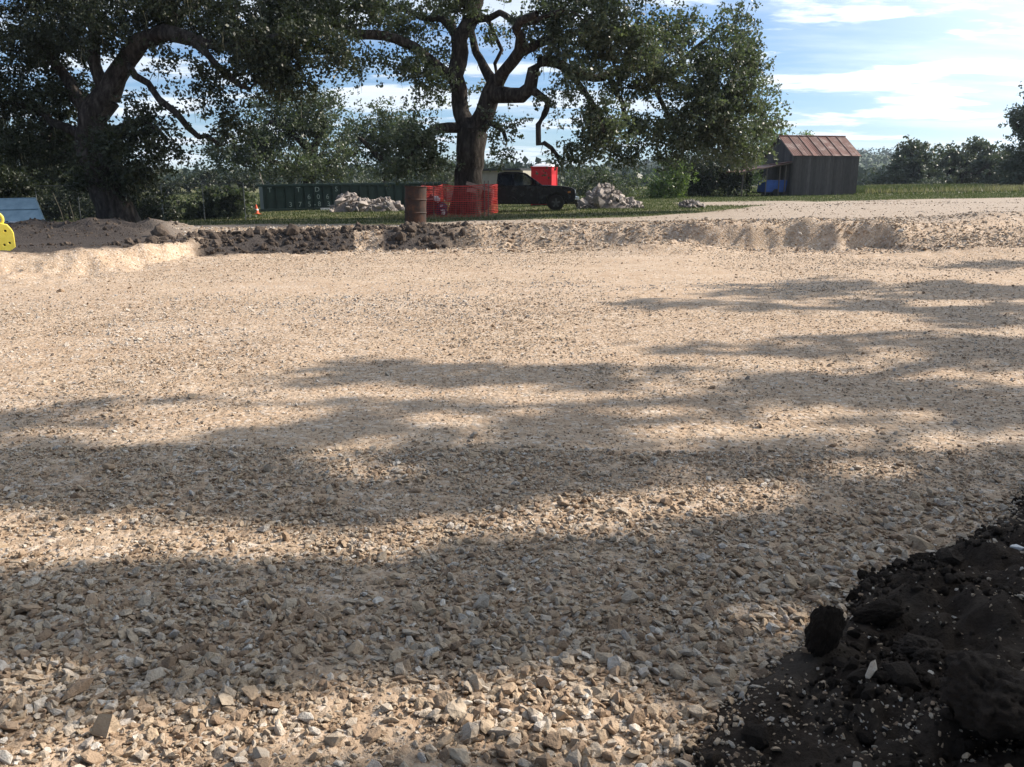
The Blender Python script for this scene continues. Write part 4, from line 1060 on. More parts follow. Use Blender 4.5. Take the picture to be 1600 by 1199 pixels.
for p in fc + [fc[0].lerp(fc[1], .13), fc[0].lerp(fc[1], .94)]:
    q = p - fc[0]; mb = MB()
    mb.box((q.x + .03, q.y + .05, q.z + .62), (.035, .012, 1.5)); mb.box((q.x + .03, q.y + .064, q.z + .62), (.012, .018, 1.48))
    mb.build('stake', m_stake, froot)
# bundle and board behind the mesh
pb = P(676, 338, 33.6); pb.z = gz(pb)
m_dark = simple('dark_bundle', (.10, .02, .03), (.03, .01, .02), 9, .8)
rt = empty('bag_bundle', pb); tag(rt, 'dark crumpled bundle with white bags behind the orange mesh', 'bundle')
me = hull(301, (.42, .3, .52), 26, .05); me.materials.append(m_dark); new_obj('sack', me, rt, (-.02, 0, .45), (0, .3, 0))
me = hull(302, (.30, .28, .36), 22, .05); me.materials.append(simple('blue_cloth', (.03, .035, .09), None, 8, .8)); new_obj('sack', me, rt, (.34, -.1, .33), (0, .5, 0))
m_white = simple('white_plastic', (.75, .75, .76), (.5, .5, .52), 8, .5)
me = hull(303, (.17, .12, .12), 20, .03); me.materials.append(m_white); new_obj('white_bag', me, rt, (.20, -.32, .72), (.2, .6, 0))
for k in range(3):
    me = hull(304 + k, (.09, .07, .06), 14, .03); me.materials.append(m_white); new_obj('white_bag', me, rt, (.38 + .04 * k, -.30, .46 - .14 * k), (k, 0, 0))
pp = P(748, 292, 33.0)
mb = MB(); mb.box((0, 0, 0), (1.0, .035, .13), Matrix.Rotation(R(17), 3, 'Y')); mb.box((-.28, .03, -.14), (.38, .03, .16), Matrix.Rotation(R(8), 3, 'Y'))
o = mb.build('board', simple('pale_wood', (.34, .25, .20), (.2, .14, .11), 12), None, .004, loc=pp)
mb2 = MB(); mb2.box((-.1, .02, (gz(pp) - pp.z) / 2 - .1), (.04, .04, pp.z - gz(pp) - .1)); mb2.build('post', m_stake, o)
tag(o, 'pale board tilted against the right side of the oak trunk', 'board')

# ------------------------------------------------------------------ rusty drum
m_rust, t, b = nmat('rusty_steel')
co = N(t, 'ShaderNodeTexCoord').outputs['Object']; nn = noise(t, co, 3.5, 7, .65); n2 = noise(t, co, 14, 5, .6, (1, 1, .4))
L(t, rgbmix(t, ramp(t, n2, [(.4, (0,) * 3), (.7, (.7,) * 3)]), ramp(t, nn, [(.3, (.015, .008, .006)), (.5, (.042, .018, .010)), (.7, (.11, .042, .018))]), (.02, .016, .014)), b.inputs['Base Color'])
b.inputs['Roughness'].default_value = .85; bump(t, b, n2, .5, .01)
p = P(649, 348, 27.6); p.z = gz(p) - .02
rt = empty('rusty_drum', p, 0, (R(-1), R(2), 0)); tag(rt, 'tall rusty steel drum standing open beside the orange mesh fence', 'drum')
mb = MB(); Hd = 1.24; rd = .365
prof = [(rd, 0), (rd, .03), (rd - .012, .05), (rd - .012, .38), (rd + .012, .41), (rd - .012, .44), (rd - .012, .80), (rd + .012, .83), (rd - .012, .86), (rd - .012, Hd - .04), (rd + .004, Hd), (rd - .03, Hd), (rd - .03, .12)]
mb.lathe(prof, sides=32); mb.build('drum_wall', m_rust, rt, smooth=False)
mb = MB(); mb.tube([(rd * math.cos(a) * 1.01, rd * math.sin(a) * 1.01, Hd) for a in np.linspace(0, 2 * math.pi, 33)], .014, 6); mb.build('rim', m_rust, rt)

# ------------------------------------------------------------------ pickup truck
m_paint, t, b = nmat('black_paint'); b.inputs['Base Color'].default_value = (.003, .004, .007, 1); b.inputs['Specular IOR Level'].default_value = .3
co = N(t, 'ShaderNodeTexCoord').outputs['Object']; L(t, ramp(t, noise(t, co, 5, 6, .6), [(.4, (.25,) * 3), (.7, (.40,) * 3)]), b.inputs['Roughness'])
m_rub = simple('tyre_rubber', (.018, .018, .018), None, 20, .85)
m_rim = simple('alloy_rim', (.11, .115, .12), (.07, .07, .07), 9, .4, .7, 0)
m_chrome = simple('chrome', (.62, .66, .70), (.45, .48, .5), 9, .25, .9, 0)
m_blk = simple('black_trim', (.012, .012, .012), None, 9, .6)
m_lamp = simple('lamp_glass', (.66, .72, .78), (.4, .45, .5), 15, .15, .3, 0)
m_glass, t, b = nmat('window_glass')
b.inputs['Base Color'].default_value = (.02, .025, .03, 1); b.inputs['Roughness'].default_value = .04
tp = N(t, 'ShaderNodeBsdfTransparent'); tp.inputs[0].default_value = (.75, .78, .76, 1); mx = N(t, 'ShaderNodeMixShader'); mx.inputs[0].default_value = .45
L(t, tp.outputs[0], mx.inputs[1]); L(t, b.outputs[0], mx.inputs[2]); L(t, mx.outputs[0], t.nodes['Material Output'].inputs['Surface'])
m_glassd, t, b = nmat('tinted_glass'); b.inputs['Base Color'].default_value = (.004, .005, .006, 1); b.inputs['Roughness'].default_value = .15; b.inputs['Specular IOR Level'].default_value = .2
p = P(868, 331, 38.6); gzt = gz(p)
rt = empty('pickup_truck', (p.x, p.y + .55, gzt)); tag(rt, 'black extended-cab pickup truck parked beyond the oak, facing right', 'pickup truck')
# local: x=0 at front axle, +x forward, near side y=-.85
def arc(cx, r_, a0, a1, n=8, cz=.36): return [(cx + r_ * math.cos(R(a0 + (a1 - a0) * i / n)), cz + r_ * math.sin(R(a0 + (a1 - a0) * i / n))) for i in range(n + 1)]
WB = 3.35
body = [(.86, .42), (.90, .62), (.88, .80), (.84, 1.0), (.66, 1.09), (.2, 1.13), (-.42, 1.17), (-.66, 1.19), (-2.36, 1.17), (-2.62, 1.17), (-2.68, .9), (-2.66, .34), (-2.5, .32)]
body = [(.86, .42), (.90, .62), (.88, .82), (.84, .98), (.68, 1.06), (.2, 1.12), (-.45, 1.15), (-2.72, 1.14), (-2.72, .30)] + arc(0, .43, 188, -8, 10)[:] + [(.5, .30)]
mb = MB(); mb.prism(body, -.84, .84); mb.build('body', m_paint, rt, .035)
bed = [(-2.75, 1.12), (-4.35, 1.12), (-4.4, 1.05), (-4.4, .42), (-4.0, .40)] + arc(-WB, .43, 188, -8, 10)[:-3]
mb = MB(); mb.prism(bed, -.84, -.74); mb.prism(bed, .74, .84); mb.box((-3.55, 0, .56), (1.6, 1.46, .06)); mb.box((-4.37, 0, .78), (.06, 1.46, .6)); mb.box((-2.78, 0, .8), (.06, 1.46, .6)); mb.build('cargo_bed', m_paint, rt, .02)
# cab: pillars, roof, windows
roof = [(-2.02, 1.66), (-1.9, 1.72), (-1.3, 1.745), (-.98, 1.72), (-.86, 1.68), (-.98, 1.67), (-1.9, 1.66)]
mb = MB(); mb.prism([(-2.66, 1.62), (-2.58, 1.70), (-2.3, 1.745), (-1.7, 1.74), (-1.40, 1.69), (-1.32, 1.64)], -.66, .66); mb.build('roof', m_paint, rt, .03)
def slab(a, b_, c, d, side, th=.05):
    """side wall piece of the cab, leaning inwards; points are (x,z)"""
    out_ = []
    for (x, z) in (a, b_, c, d):
        yy = .80 - (z - 1.12) * .28
        out_ += [(x, side * yy, z), (x, side * (yy - th), z)]
    return MB().add(out_, [(0, 2, 4, 6), (1, 7, 5, 3), (0, 1, 3, 2), (2, 3, 5, 4), (4, 5, 7, 6), (6, 7, 1, 0)])
for sd in (-1, 1):
    slab((-2.72, 1.12), (-2.50, 1.12), (-2.46, 1.66), (-2.66, 1.66), sd).build('pillar', m_paint, rt, .01)
    slab((-2.02, 1.12), (-1.90, 1.12), (-1.90, 1.66), (-2.00, 1.66), sd).build('pillar', m_paint, rt, .01)
    slab((-.76, 1.12), (-.58, 1.12), (-1.34, 1.66), (-1.46, 1.66), sd).build('pillar', m_paint, rt, .01)
    slab((-2.50, 1.12), (-2.02, 1.12), (-2.00, 1.66), (-2.46, 1.66), sd, .012).build('window', m_glassd, rt)
    slab((-1.90, 1.12), (-.76, 1.12), (-1.46, 1.66), (-1.90, 1.66), sd, .012).build('window', m_glass, rt)
MB().add([(-.60, -.76, 1.14), (-.60, .76, 1.14), (-1.36, .63, 1.67), (-1.36, -.63, 1.67)], [(0, 1, 2, 3)]).build('windshield', m_glass, rt)
MB().add([(-2.68, -.76, 1.14), (-2.68, .76, 1.14), (-2.62, .63, 1.66), (-2.62, -.63, 1.66)], [(0, 1, 2, 3)]).build('rear_window', m_glassd, rt)
mb = MB()
for x in (0, -WB): mb.box((x, 0, .55), (.9, 1.5, .5))
mb.build('wheel_well', m_blk, rt)
for sd in (-.36, .36):
    mb = MB(); mb.box((-2.0, sd, 1.05), (.16, .5, .5)); mb.box((-2.02, sd, 1.40), (.10, .24, .14)); mb.build('seat', m_blk, rt, .03)
dr = MB(); dr.box((-1.40, -.848, .78), (1.1, .02, .66)); dr = dr.build('door', m_paint, rt, .008)
MB().box((-1.84, -.868, .98), (.16, .02, .035)).build('handle', m_blk, dr, .005)
dr = MB().box((-1.40, .848, .78), (1.1, .02, .66)).build('door', m_paint, rt, .008); MB().box((-1.84, .868, .98), (.16, .02, .035)).build('handle', m_blk, dr, .005)
for sd in (-1, 1):
    mb = MB(); mb.box((-.85, sd * .94, 1.22), (.10, .20, .14)); mb.box((-.85, sd * .84, 1.18), (.05, .1, .04)); mb.build('mirror', m_blk, rt, .02)
    MB().box((.84, sd * .66, .86), (.12, .30, .17)).build('headlight', m_lamp, rt, .02)
    MB().box((.60, sd * .843, .84), (.12, .014, .08)).build('marker_light', simple('amber', (.6, .25, .05), None, 9, .3), rt, .004)
    for x in (0, -WB):
        w = MB(); w.lathe([(.20, -.10), (.33, -.115), (.36, -.09), (.365, 0), (.36, .09), (.33, .115), (.20, .10)], (0, 0, 0), 28, 'y'); w = w.build('wheel', m_rub, rt, loc=(x, sd * .76, .36), smooth=True)
        q = MB(); q.lathe([(.205, -.112), (.205, .112)], (0, 0, 0), 24, 'y'); q.build('rim', m_blk, w)
        q = MB()
        for k in range(5):
            q.box((0, 0, 0), (.075, .02, .20), None); 
            n8 = 8; base = len(q.v) - n8
            rm = Matrix.Rotation(2 * math.pi * k / 5, 3, 'Y')
            for i in range(base, base + n8):
                v = Vector(q.v[i]) + Vector((0, sd * .122, .10)); q.v[i] = tuple(rm @ v)
        q.lathe([(.07, -.012), (.07, .012)], (0, sd * .125, 0), 12, 'y'); q.build('hub_cap', m_rim, w)
mb = MB(); mb.box((.90, 0, .80), (.04, 1.0, .18)); 
for k in range(4): mb.box((.925, 0, .74 + .045 * k), (.02, .98, .012))
mb.build('grille', m_blk, rt)
mb = MB(); mb.box((.98, 0, .56), (.16, 1.66, .15)); mb.box((.80, -.78, .56), (.3, .1, .14)); mb.box((.80, .78, .56), (.3, .1, .14)); mb.build('bumper', m_chrome, rt, .02)
mb = MB(); mb.box((.86, 0, .44), (.22, 1.4, .14)); mb.box((-1.5, 0, .38), (5.0, .9, .16)); mb.tube([(0, -.7, .36), (0, .7, .36)], .06, 8); mb.tube([(-WB, -.7, .36), (-WB, .7, .36)], .06, 8); mb.build('chassis', m_blk, rt)
mb = MB(); mb.box((-4.28, 0, .5), (.12, 1.6, .14)); mb.build('rear_bumper', m_chrome, rt, .02)

# ------------------------------------------------------------------ red portable toilet
m_red = simple('red_plastic', (.62, .012, .02), (.5, .01, .018), 4, .45, bstr=.05)
p = P(850, 322, 47); p.z = gz(p)
rt = empty('portable_toilet', p, R(-18)); tag(rt, 'red portable toilet cabin with a white domed roof behind the truck', 'portable toilet')
mb = MB(); mb.box((0, 0, 1.06), (1.12, 1.12, 2.05)); mb.build('cabin', m_red, rt, .05)
for sx_ in (-1, 1):
    for sy_ in (-1, 1): MB().box((sx_ * .55, sy_ * .55, 1.08), (.09, .09, 2.1)).build('corner_post', m_red, rt, .02)
d = MB().box((0, -.575, 1.05), (.72, .03, 1.85)).build('door', m_red, rt, .01)
MB().box((.28, -.60, 1.05), (.05, .03, .16)).build('handle', m_blk, d)
for k in range(4): MB().box((.578, 0, 1.75 + .06 * k), (.02, .8, .02)).build('vent_slat', m_red, rt)
mb = MB()
n = 10; vs = []; fs = []
for i in range(n + 1):
    for j in range(n + 1):
        x, y = -.56 + 1.12 * i / n, -.56 + 1.12 * j / n
        e = max(abs(x), abs(y)) / .56
        vs.append((x, y, 2.12 + .17 * (1 - e ** 4)))
for i in range(n):
    for j in range(n): fs.append((i * (n + 1) + j, (i + 1) * (n + 1) + j, (i + 1) * (n + 1) + j + 1, i * (n + 1) + j + 1))
mb.add(vs, fs); mb.build('roof', simple('white_roof', (.85, .85, .86), (.75, .75, .77), 3, .5), rt, smooth=True)
MB().box((0, 0, 2.10), (1.22, 1.22, .06)).build('roof_rim', m_red, rt, .01)
MB().tube([(-.45, .4, 2.1), (-.45, .4, 2.42)], .05, 10).build('vent_pipe', m_blk, rt)
MB().box((0, 0, .04), (1.18, 1.18, .1)).build('skid', m_blk, rt)

# ------------------------------------------------------------------ low beige building
m_beige = simple('beige_siding', (.42, .38, .30), (.34, .31, .25), 3, .7, mscale=(8, 8, .5))
m_roofd = simple('dark_metal_roof', (.05, .055, .06), (.03, .03, .035), 3, .5, .3)
pa, pb_ = P(662, 300, 64), P(817, 300, 60)
ang = math.atan2(pb_.y - pa.y, pb_.x - pa.x); Lb = (Vector((pb_.x - pa.x, pb_.y - pa.y))).length
z0 = gz(pa) - .2; ztop = P(800, 264, 60).z - z0
rt = empty('low_building', (pa.x, pa.y, z0), ang); tag(rt, 'low beige metal building with a flat dark roof edge behind the truck', 'building')
mb = MB(); mb.box((Lb / 2, 2.5, ztop / 2 - .06), (Lb, 5, ztop - .12)); mb.build('wall', m_beige, rt)
nb = int(Lb / .55)
for k in range(nb + 1): MB().box((.02 + k * (Lb - .04) / nb, -.02, ztop / 2 - .15), (.05, .04, ztop - .3)).build('siding_rib', m_beige, rt)
nb = int(Lb / .9)
for k in range(nb): MB().box(((k + .5) * Lb / nb, 2.4, ztop - .04), (Lb / nb - .02, 5.5, .14)).build('roof_panel', m_roofd, rt)
d = MB().box((1.6, -.03, 1.0), (.9, .05, 2.0)).build('door', m_roofd, rt); MB().box((1.9, -.07, 1.0), (.05, .04, .12)).build('handle', m_chrome, d)

# ------------------------------------------------------------------ green container
m_green = simple('green_steel', (.024, .050, .043), (.014, .032, .028), 3, .6, .1, .1)
m_green2 = simple('green_steel_dark', (.014, .034, .029), None, 3, .6, .1, .1)
m_let = simple('stencil_white', (.30, .37, .34), (.14, .19, .17), 18, .7, bstr=0)
pa, pb_ = P(413, 330, 44), P(690, 322, 47.5)
pa.z = gz(pa); pb_.z = gz(pb_)
dv = pb_ - pa; ang = math.atan2(dv.y, dv.x); Lc = Vector((dv.x, dv.y)).length; tilt = -math.atan2(dv.z, Lc)
rt = empty('waste_container', pa, 0, (0, tilt, ang)); tag(rt, 'long dark green steel container with white stencilled letters and numbers', 'container')
Hc, Wc = 1.26, 2.3
mb = MB(); mb.box((Lc / 2, .03, Hc / 2 + .06), (Lc, .05, Hc)); mb.build('side_wall', m_green, rt)
mb = MB(); mb.box((Lc / 2, Wc, Hc / 2 + .06), (Lc, .05, Hc)); mb.build('side_wall', m_green, rt)
MB().box((.03, Wc / 2, Hc / 2 + .06), (.06, Wc - .06, Hc)).build('end_wall', m_green, rt); MB().box((Lc - .03, Wc / 2, Hc / 2 + .06), (.06, Wc - .06, Hc)).build('end_wall', m_green, rt)
MB().box((Lc / 2, Wc / 2, .10), (Lc - .14, Wc - .08, .08)).build('floor_plate', m_green2, rt)
MB().box((Lc / 2, -.03, Hc + .08), (Lc + .5, .14, .12)).build('top_rail', m_green, rt, .01); MB().box((Lc / 2, Wc + .03, Hc + .08), (Lc + .2, .12, .10)).build('top_rail', m_green, rt, .01)
MB().box((Lc / 2, -.04, .07), (Lc + .4, .16, .14)).build('bottom_rail', m_green2, rt, .01)
def lx(px): return (px - 413) / (690 - 413) * Lc
k = 0
for px in range(413, 700, 14):
    MB().box((min(max(lx(px + 6), .05), Lc - .05), -.04, Hc / 2 + .08), (.08, .09, Hc - .1)).build('rib', m_green2, rt)
def letter(ch, x, z, size, parent, mat, y):
    cu = bpy.data.curves.new('letter', 'FONT'); cu.body = ch; cu.size = size; cu.extrude = .004; cu.align_x = 'CENTER'
    cu.resolution_u = 3
    tmp = bpy.data.objects.new('letter', cu); COL.objects.link(tmp)
    me = bpy.data.meshes.new_from_object(tmp.evaluated_get(bpy.context.evaluated_depsgraph_get())); bpy.data.objects.remove(tmp)
    me.materials.clear(); me.materials.append(mat)
    new_obj('letter', me, parent, (x, y, z), (R(90), 0, 0))
# letters sit on the plates between the ribs
sz = .36
for ch, px, row in (('T', 424, 0), ('T', 466, 0), ('D', 494, 0), ('S', 523, 0), ('6', 481, 1), ('0', 495, 1), ('6', 509, 1), ('3', 453, 2), ('7', 467, 2), ('5', 481, 2), ('-', 489, 2), ('8', 496, 2), ('3', 510, 2), ('7', 525, 2)):
    letter(ch, lx(px - 1), (.98, .60, .22)[row], sz, rt, m_let, -.092 if ch == '-' else -.09)
# torn cardboard and branch ends showing over the rim
MB().box((1.05, .5, .32), (.45, .04, .42), Matrix.Rotation(R(30), 3, 'Y')).build('patch', m_beige, rt)
MB().add([(1.6, .3, Hc), (1.75, .3, Hc), (1.9, .3, Hc + .42), (1.7, .34, Hc + .12)], [(0, 1, 2, 3)]).build('torn_board', simple('cardboard', (.4, .33, .22), None, 9), rt)
MB().tube([(.25, 1, Hc - .2), (.1, 1, Hc + .3), (.0, 1.05, Hc + .75)], [.03, .025, .02], 6).build('stick', simple('dead_wood', (.2, .17, .14)), rt)
q = P(503, 328, 43.2)
MB().box((lx(503), -.16, .06), (.5, .05, .12)).build('white_board', m_white, rt)

# ------------------------------------------------------------------ rubble heaps
m_rub1 = simple('broken_concrete', (.30, .27, .25), (.13, .115, .105), 5, .9)
m_rub2 = simple('broken_limestone', (.44, .38, .33), (.24, .20, .18), 5, .9)
rub_me = []
for i in range(6):
    me = hull(400 + i, (1, random.uniform(.6, .9), random.uniform(.35, .7)), 14); me.materials.append((m_rub1, m_rub2)[i % 2]); rub_me.append(me)
m_heap = simple('rubble_fines', (.24, .205, .185), (.13, .11, .10), 6, .95, bstr=.8, bdist=.05)
def heap(px, py, D, prof, depth, label, seed, n, big):
    """prof: photo outline (x, y) of the top"""
    rr = np.random.default_rng(seed); c = P(px, py, D); c.z = gz(c); m = mpp(D)
    rt = empty('rubble_heap', c); tag(rt, label, 'rubble heap')
    xs_ = np.array([(a - px) * m for a, _ in prof]); hs = np.array([(py - b) * m for _, b in prof])
    def H(x, y):
        return np.interp(x, xs_, hs, 0, 0) * np.clip(1 - (y / depth) ** 2, 0, 1) ** .8
    gx = np.linspace(xs_[0] - .1, xs_[-1] + .1, 46); gy_ = np.linspace(-depth, depth, 30)
    Y_, X_ = np.meshgrid(gy_, gx, indexing='ij'); Z_ = H(X_, Y_) * .93 - .06 + fbm(X_ * 3 + seed, Y_ * 3, 3, 3) * .07 * (H(X_, Y_) > .1)
    for iy in range(Z_.shape[0]): pass
    g0 = hgt(X_ + c.x, Y_ + c.y) - c.z; Z_ = Z_ + g0
    ny, nx = X_.shape; idx = np.arange(ny * nx).reshape(ny, nx)
    Fq = np.stack([idx[:-1, :-1], idx[:-1, 1:], idx[1:, 1:], idx[1:, :-1]], -1).reshape(-1, 4)
    new_obj('rubble_base', np_mesh('rubble_base', np.stack([X_, Y_, Z_], -1).reshape(-1, 3), Fq, m_heap), rt)
    for i in range(n):
        x = rr.uniform(xs_[0], xs_[-1]); y = rr.uniform(-depth * .95, depth * .5); hh_ = float(H(x, y))
        s = rr.uniform(.07, .2) if rr.random() > .12 else rr.uniform(.18, big)
        z = hh_ + h1(x + c.x, y + c.y) - c.z
        if hh_ < .04: z += s * .2; s *= .6
        o = new_obj('block', rub_me[rr.integers(0, 6)], rt, (x, y, z), tuple(rr.uniform(-1.2, 1.2, 3)), (s, s, s))
heap(575, 326, 42.5, [(524, 320), (530, 304), (540, 301), (553, 300), (562, 307), (575, 309), (585, 312), (592, 308), (606, 307), (612, 313), (622, 319), (634, 325)], 1.3, 'long pale rubble heap in front of the green container', 1, 190, .42)
heap(945, 328, 41.5, [(902, 322), (912, 314), (922, 309), (932, 300), (941, 294), (949, 293), (956, 295), (964, 303), (974, 313), (985, 320), (999, 326)], 1.5, 'tall pointed rubble heap just right of the pickup truck', 2, 200, .40)
heap(1079, 327, 40.0, [(1062, 325), (1068, 320), (1078, 317), (1088, 319), (1098, 326)], .6, 'small low heap of whitish rubble on the grass strip', 3, 55, .2)
p = P(936, 326, 40.1); p.z = gz(p) + .3
o = new_obj('concrete_slab', hull(450, (.55, .22, .42), 12), None, p, (.2, .3, .1)); o.data.materials.append(m_rub1); tag(o, 'large broken concrete slab leaning on the tall rubble heap', 'slab')

# ------------------------------------------------------------------ traffic cone
m_cone = simple('orange_plastic', (.85, .12, .03), None, 5, .5, bstr=0)
p = P(401, 333, 40.5); p.z = gz(p)
rt = empty('traffic_cone', p); tag(rt, 'small orange traffic cone left of the green container', 'traffic cone')
MB().lathe([(.13, .03), (.03, .45), (.02, .46)], sides=16).build('cone_body', m_cone, rt, smooth=False); MB().box((0, 0, .015), (.34, .34, .03)).build('cone_base', m_cone, rt, .005)
MB().lathe([(.108, .19), (.085, .26)], sides=16).build('cone_band', m_white, rt)

# ------------------------------------------------------------------ chain-link fence
m_galv = simple('galvanised', (.20, .21, .21), (.10, .11, .11), 9, .5, .5, 0)
pa, pb_ = P(62, 350, 33.0), P(384, 345, 33.5)
N_post = 6; Hf = 1.45
pts = [pa.lerp(pb_, i / (N_post - 1)) for i in range(N_post)]; pts = [Vector((q.x, q.y, gz(q))) for q in pts]
rt = empty('chain_link_fence', pts[0]); tag(rt, 'chain-link fence with a thin top rail running under the leaning oak', 'fence')
o0 = pts[0].copy()
for q in pts: q -= o0
for q in pts: MB().tube([(q.x, q.y, 0 + q.z - .1), (q.x, q.y, q.z + Hf + .02)], .022, 8).build('post', m_galv, rt)
MB().tube([(q.x, q.y, q.z + Hf) for q in pts], .018, 6).build('top_rail', m_galv, rt)
for i in range(N_post - 1):
    a, b_ = pts[i], pts[i + 1]; Ls = (b_ - a).length; vs, fs = [], []; sp = .10; w = .0028
    dv = (b_ - a) / Ls
    def fp(s, z): return a + dv * s + Vector((0, -.02, z))
    k = -Hf
    while k < Ls:
        for sg in (1, -1):
            s0, z0_ = (k, 0.0) if sg > 0 else (k, Hf); s1, z1_ = (k + Hf, Hf) if sg > 0 else (k + Hf, 0.0)
            if s0 < 0: z0_ += sg * (-s0); s0 = 0
            if s1 > Ls: z1_ -= sg * (s1 - Ls); s1 = Ls
            if s1 - s0 < .02: continue
            n0 = len(vs); vs += [fp(s0, z0_ - w), fp(s0, z0_ + w), fp(s1, z1_ + w), fp(s1, z1_ - w)]; fs.append((n0, n0 + 1, n0 + 2, n0 + 3))
        k += sp
    MB().add(vs, fs).build('wire_mesh', m_galv, rt)

# ------------------------------------------------------------------ blue-grey sheet metal box and yellow block at the left edge
m_blue = simple('blue_grey_metal', (.25, .35, .41), (.17, .26, .31), 4, .4, .2, .05)
cs = [P(-40, 312, 28.0), P(55, 310, 28.0), P(70, 350, 26.9), P(-40, 352, 26.9)]
gzz = gz(cs[2]) ; c0 = Vector((cs[3].x, cs[3].y, gz(cs[3])))
rt = empty('metal_trench_plate', c0); tag(rt, 'blue-grey sloping sheet metal bin at the left edge', 'metal bin')
loc = [q - c0 for q in cs]
def pane(a, b_, c, d, th=.04):
    nrm = (b_ - a).cross(d - a).normalized() * th
    return MB().add([a, b_, c, d, a + nrm, b_ + nrm, c + nrm, d + nrm], [(0, 1, 2, 3), (7, 6, 5, 4), (0, 4, 5, 1), (1, 5, 6, 2), (2, 6, 7, 3), (3, 7, 4, 0)])
mid_l, mid_r = loc[0].lerp(loc[3], .42), loc[1].lerp(loc[2], .42)
pane(loc[0], loc[1], mid_r, mid_l).build('upper_panel', m_blue, rt)
pane(mid_l + Vector((0, 0, -.012)), mid_r + Vector((0, 0, -.012)), loc[2], loc[3]).build('lower_panel', m_blue, rt)
MB().tube([mid_l + Vector((0, -.02, 0)), mid_r + Vector((0, -.02, 0))], .018, 6).build('seam', m_blue, rt)
MB().tube([loc[1], loc[2]], .03, 6).build('side_edge', m_blue, rt); MB().tube([loc[0], loc[1]], .025, 6).build('top_edge', m_blue, rt)
b1 = loc[1] + Vector((-.3, .5, 0)); b2 = loc[2] + Vector((-.5, 1.0, 0))
pane(loc[1] + Vector((.02, .02, 0)), b1, b2, loc[2] + Vector((.02, .02, 0))).build('side_panel', m_blue, rt)
MB().box(loc[2].lerp(loc[3], .25) + Vector((0, -.04, .03)), (1.0, .06, .12)).build('lower_lip', m_white, rt)
MB().box(loc[3].lerp(loc[2], .5) + Vector((0, .6, -.13)), (2.2, .9, .22)).build('skid', m_blk, rt)

m_yel = simple('yellow_paint', (.84, .70, .10), (.74, .58, .07), 5, .45, bstr=.05)
p = P(-17, 394, 18.0); p.z = gz(p) - .03
rt = empty('yellow_steel_block', p, R(28)); tag(rt, 'bright yellow steel block with a lifting eye and bolt holes at the left edge', 'yellow block')
w2, Hy = .50, .62
bm = bmesh.new()
outl = [(-w2, 0.06), (-w2 + .05, 0), (w2 - .14, 0.0), (w2, .10), (w2, .40), (w2 - .03, Hy - .14), (w2 - .10, Hy - .04), (w2 - .26, Hy), (-w2 + .2, Hy), (-w2, Hy - .12)]
mb = MB(); mb.prism([(x * .96, z * .96 + .01) for x, z in outl], .14, .26); mb.build('rear_body', m_blk, rt, .02)
# the plate is cut out with its bolt holes open right through
cu = bpy.data.curves.new('plate', 'CURVE'); cu.dimensions = '2D'; cu.fill_mode = 'BOTH'; cu.extrude = .08; cu.bevel_depth = .008
def ring_(pts_):
    sp = cu.splines.new('POLY'); sp.points.add(len(pts_) - 1); sp.use_cyclic_u = True
    for q_, (a_, b2_) in zip(sp.points, pts_): q_.co = (a_, b2_, 0, 1)
ring_(outl)
for (x, z, r_) in [(.10, Hy - .16, .034), (.235, Hy - .16, .034), (.36, Hy - .17, .034), (-.05, Hy - .17, .034), (-.2, Hy - .17, .034), (.41, .19, .032), (.31, .15, .032), (.17, .16, .055), (-.05, .16, .034), (-.2, .17, .034)]:
    ring_([(x + r_ * math.cos(t_), z + r_ * math.sin(t_)) for t_ in np.linspace(0, 2 * math.pi, 17)[:-1]])
tmp = bpy.data.objects.new('plate', cu); COL.objects.link(tmp)
nm = bpy.data.meshes.new_from_object(tmp.evaluated_get(bpy.context.evaluated_depsgraph_get())); bpy.data.objects.remove(tmp)
nm.materials.clear(); nm.materials.append(m_yel)
new_obj('front_plate', nm, rt, (0, 0, 0), (R(90), 0, 0))
mb = MB(); mb.tube([(.24 + .10 * math.cos(a), 0, Hy + .08 + .11 * math.sin(a) * 1.1) for a in np.linspace(R(-60), R(240), 17)], .034, 10); mb.build('lifting_eye', m_yel, rt, smooth=True)
# thin cane leaning by the sheet metal
for (x0, y0, x1, y1, la) in ((83, 302, 102, 345, 'left one of two dry canes leaning by the metal sheet'), (108, 315, 115, 345, 'right shorter one of two dry canes leaning by the metal sheet'), (281, 368, 298, 402, 'bare stick poking out of the end of the gravel berm')):
    D = 27.5 if y1 < 350 else 21.4
    a, b_ = P(x0, y0, D + .3), P(x1, y1, D); b_.z = gz(b_) - .03
    mid_ = a.lerp(b_, .5) + Vector((.04, 0, .02))
    tag(MB().tube([b_, mid_, a], [.016, .014, .008], 6).build('stick', simple('dry_cane', (.30, .22, .12)), None), la, 'stick')

# ------------------------------------------------------------------ wooden barn with lean-to
m_plank = []
for k in range(4):
    g_ = (.055, .075, .095, .066)[k]
    m_plank.append(simple('weathered_plank', (g_ * 1.15, g_ * 1.05, g_ * .98), (g_ * .55, g_ * .5, g_ * .48), 5, .9, mscale=(6, 6, .5), bstr=.5))
m_beam = simple('old_beam', (.10, .085, .07), None, 6, .9, mscale=(5, 5, .6))
m_tin, t, b = nmat('rusty_tin')
co = N(t, 'ShaderNodeTexCoord').outputs['Object']; oi = N(t, 'ShaderNodeObjectInfo')
nn = noise(t, co, 1.3, 6, .65, (1, 1, 1)); n2 = noise(t, co, 9, 5, .6)
rustc = ramp(t, n2, [(.3, (.05, .018, .013)), (.6, (.105, .036, .024)), (.8, (.16, .07, .048))])
rustc = rgbmix(t, M(t, 'MULTIPLY', oi.outputs['Random'], .55), rustc, (.17, .045, .028))
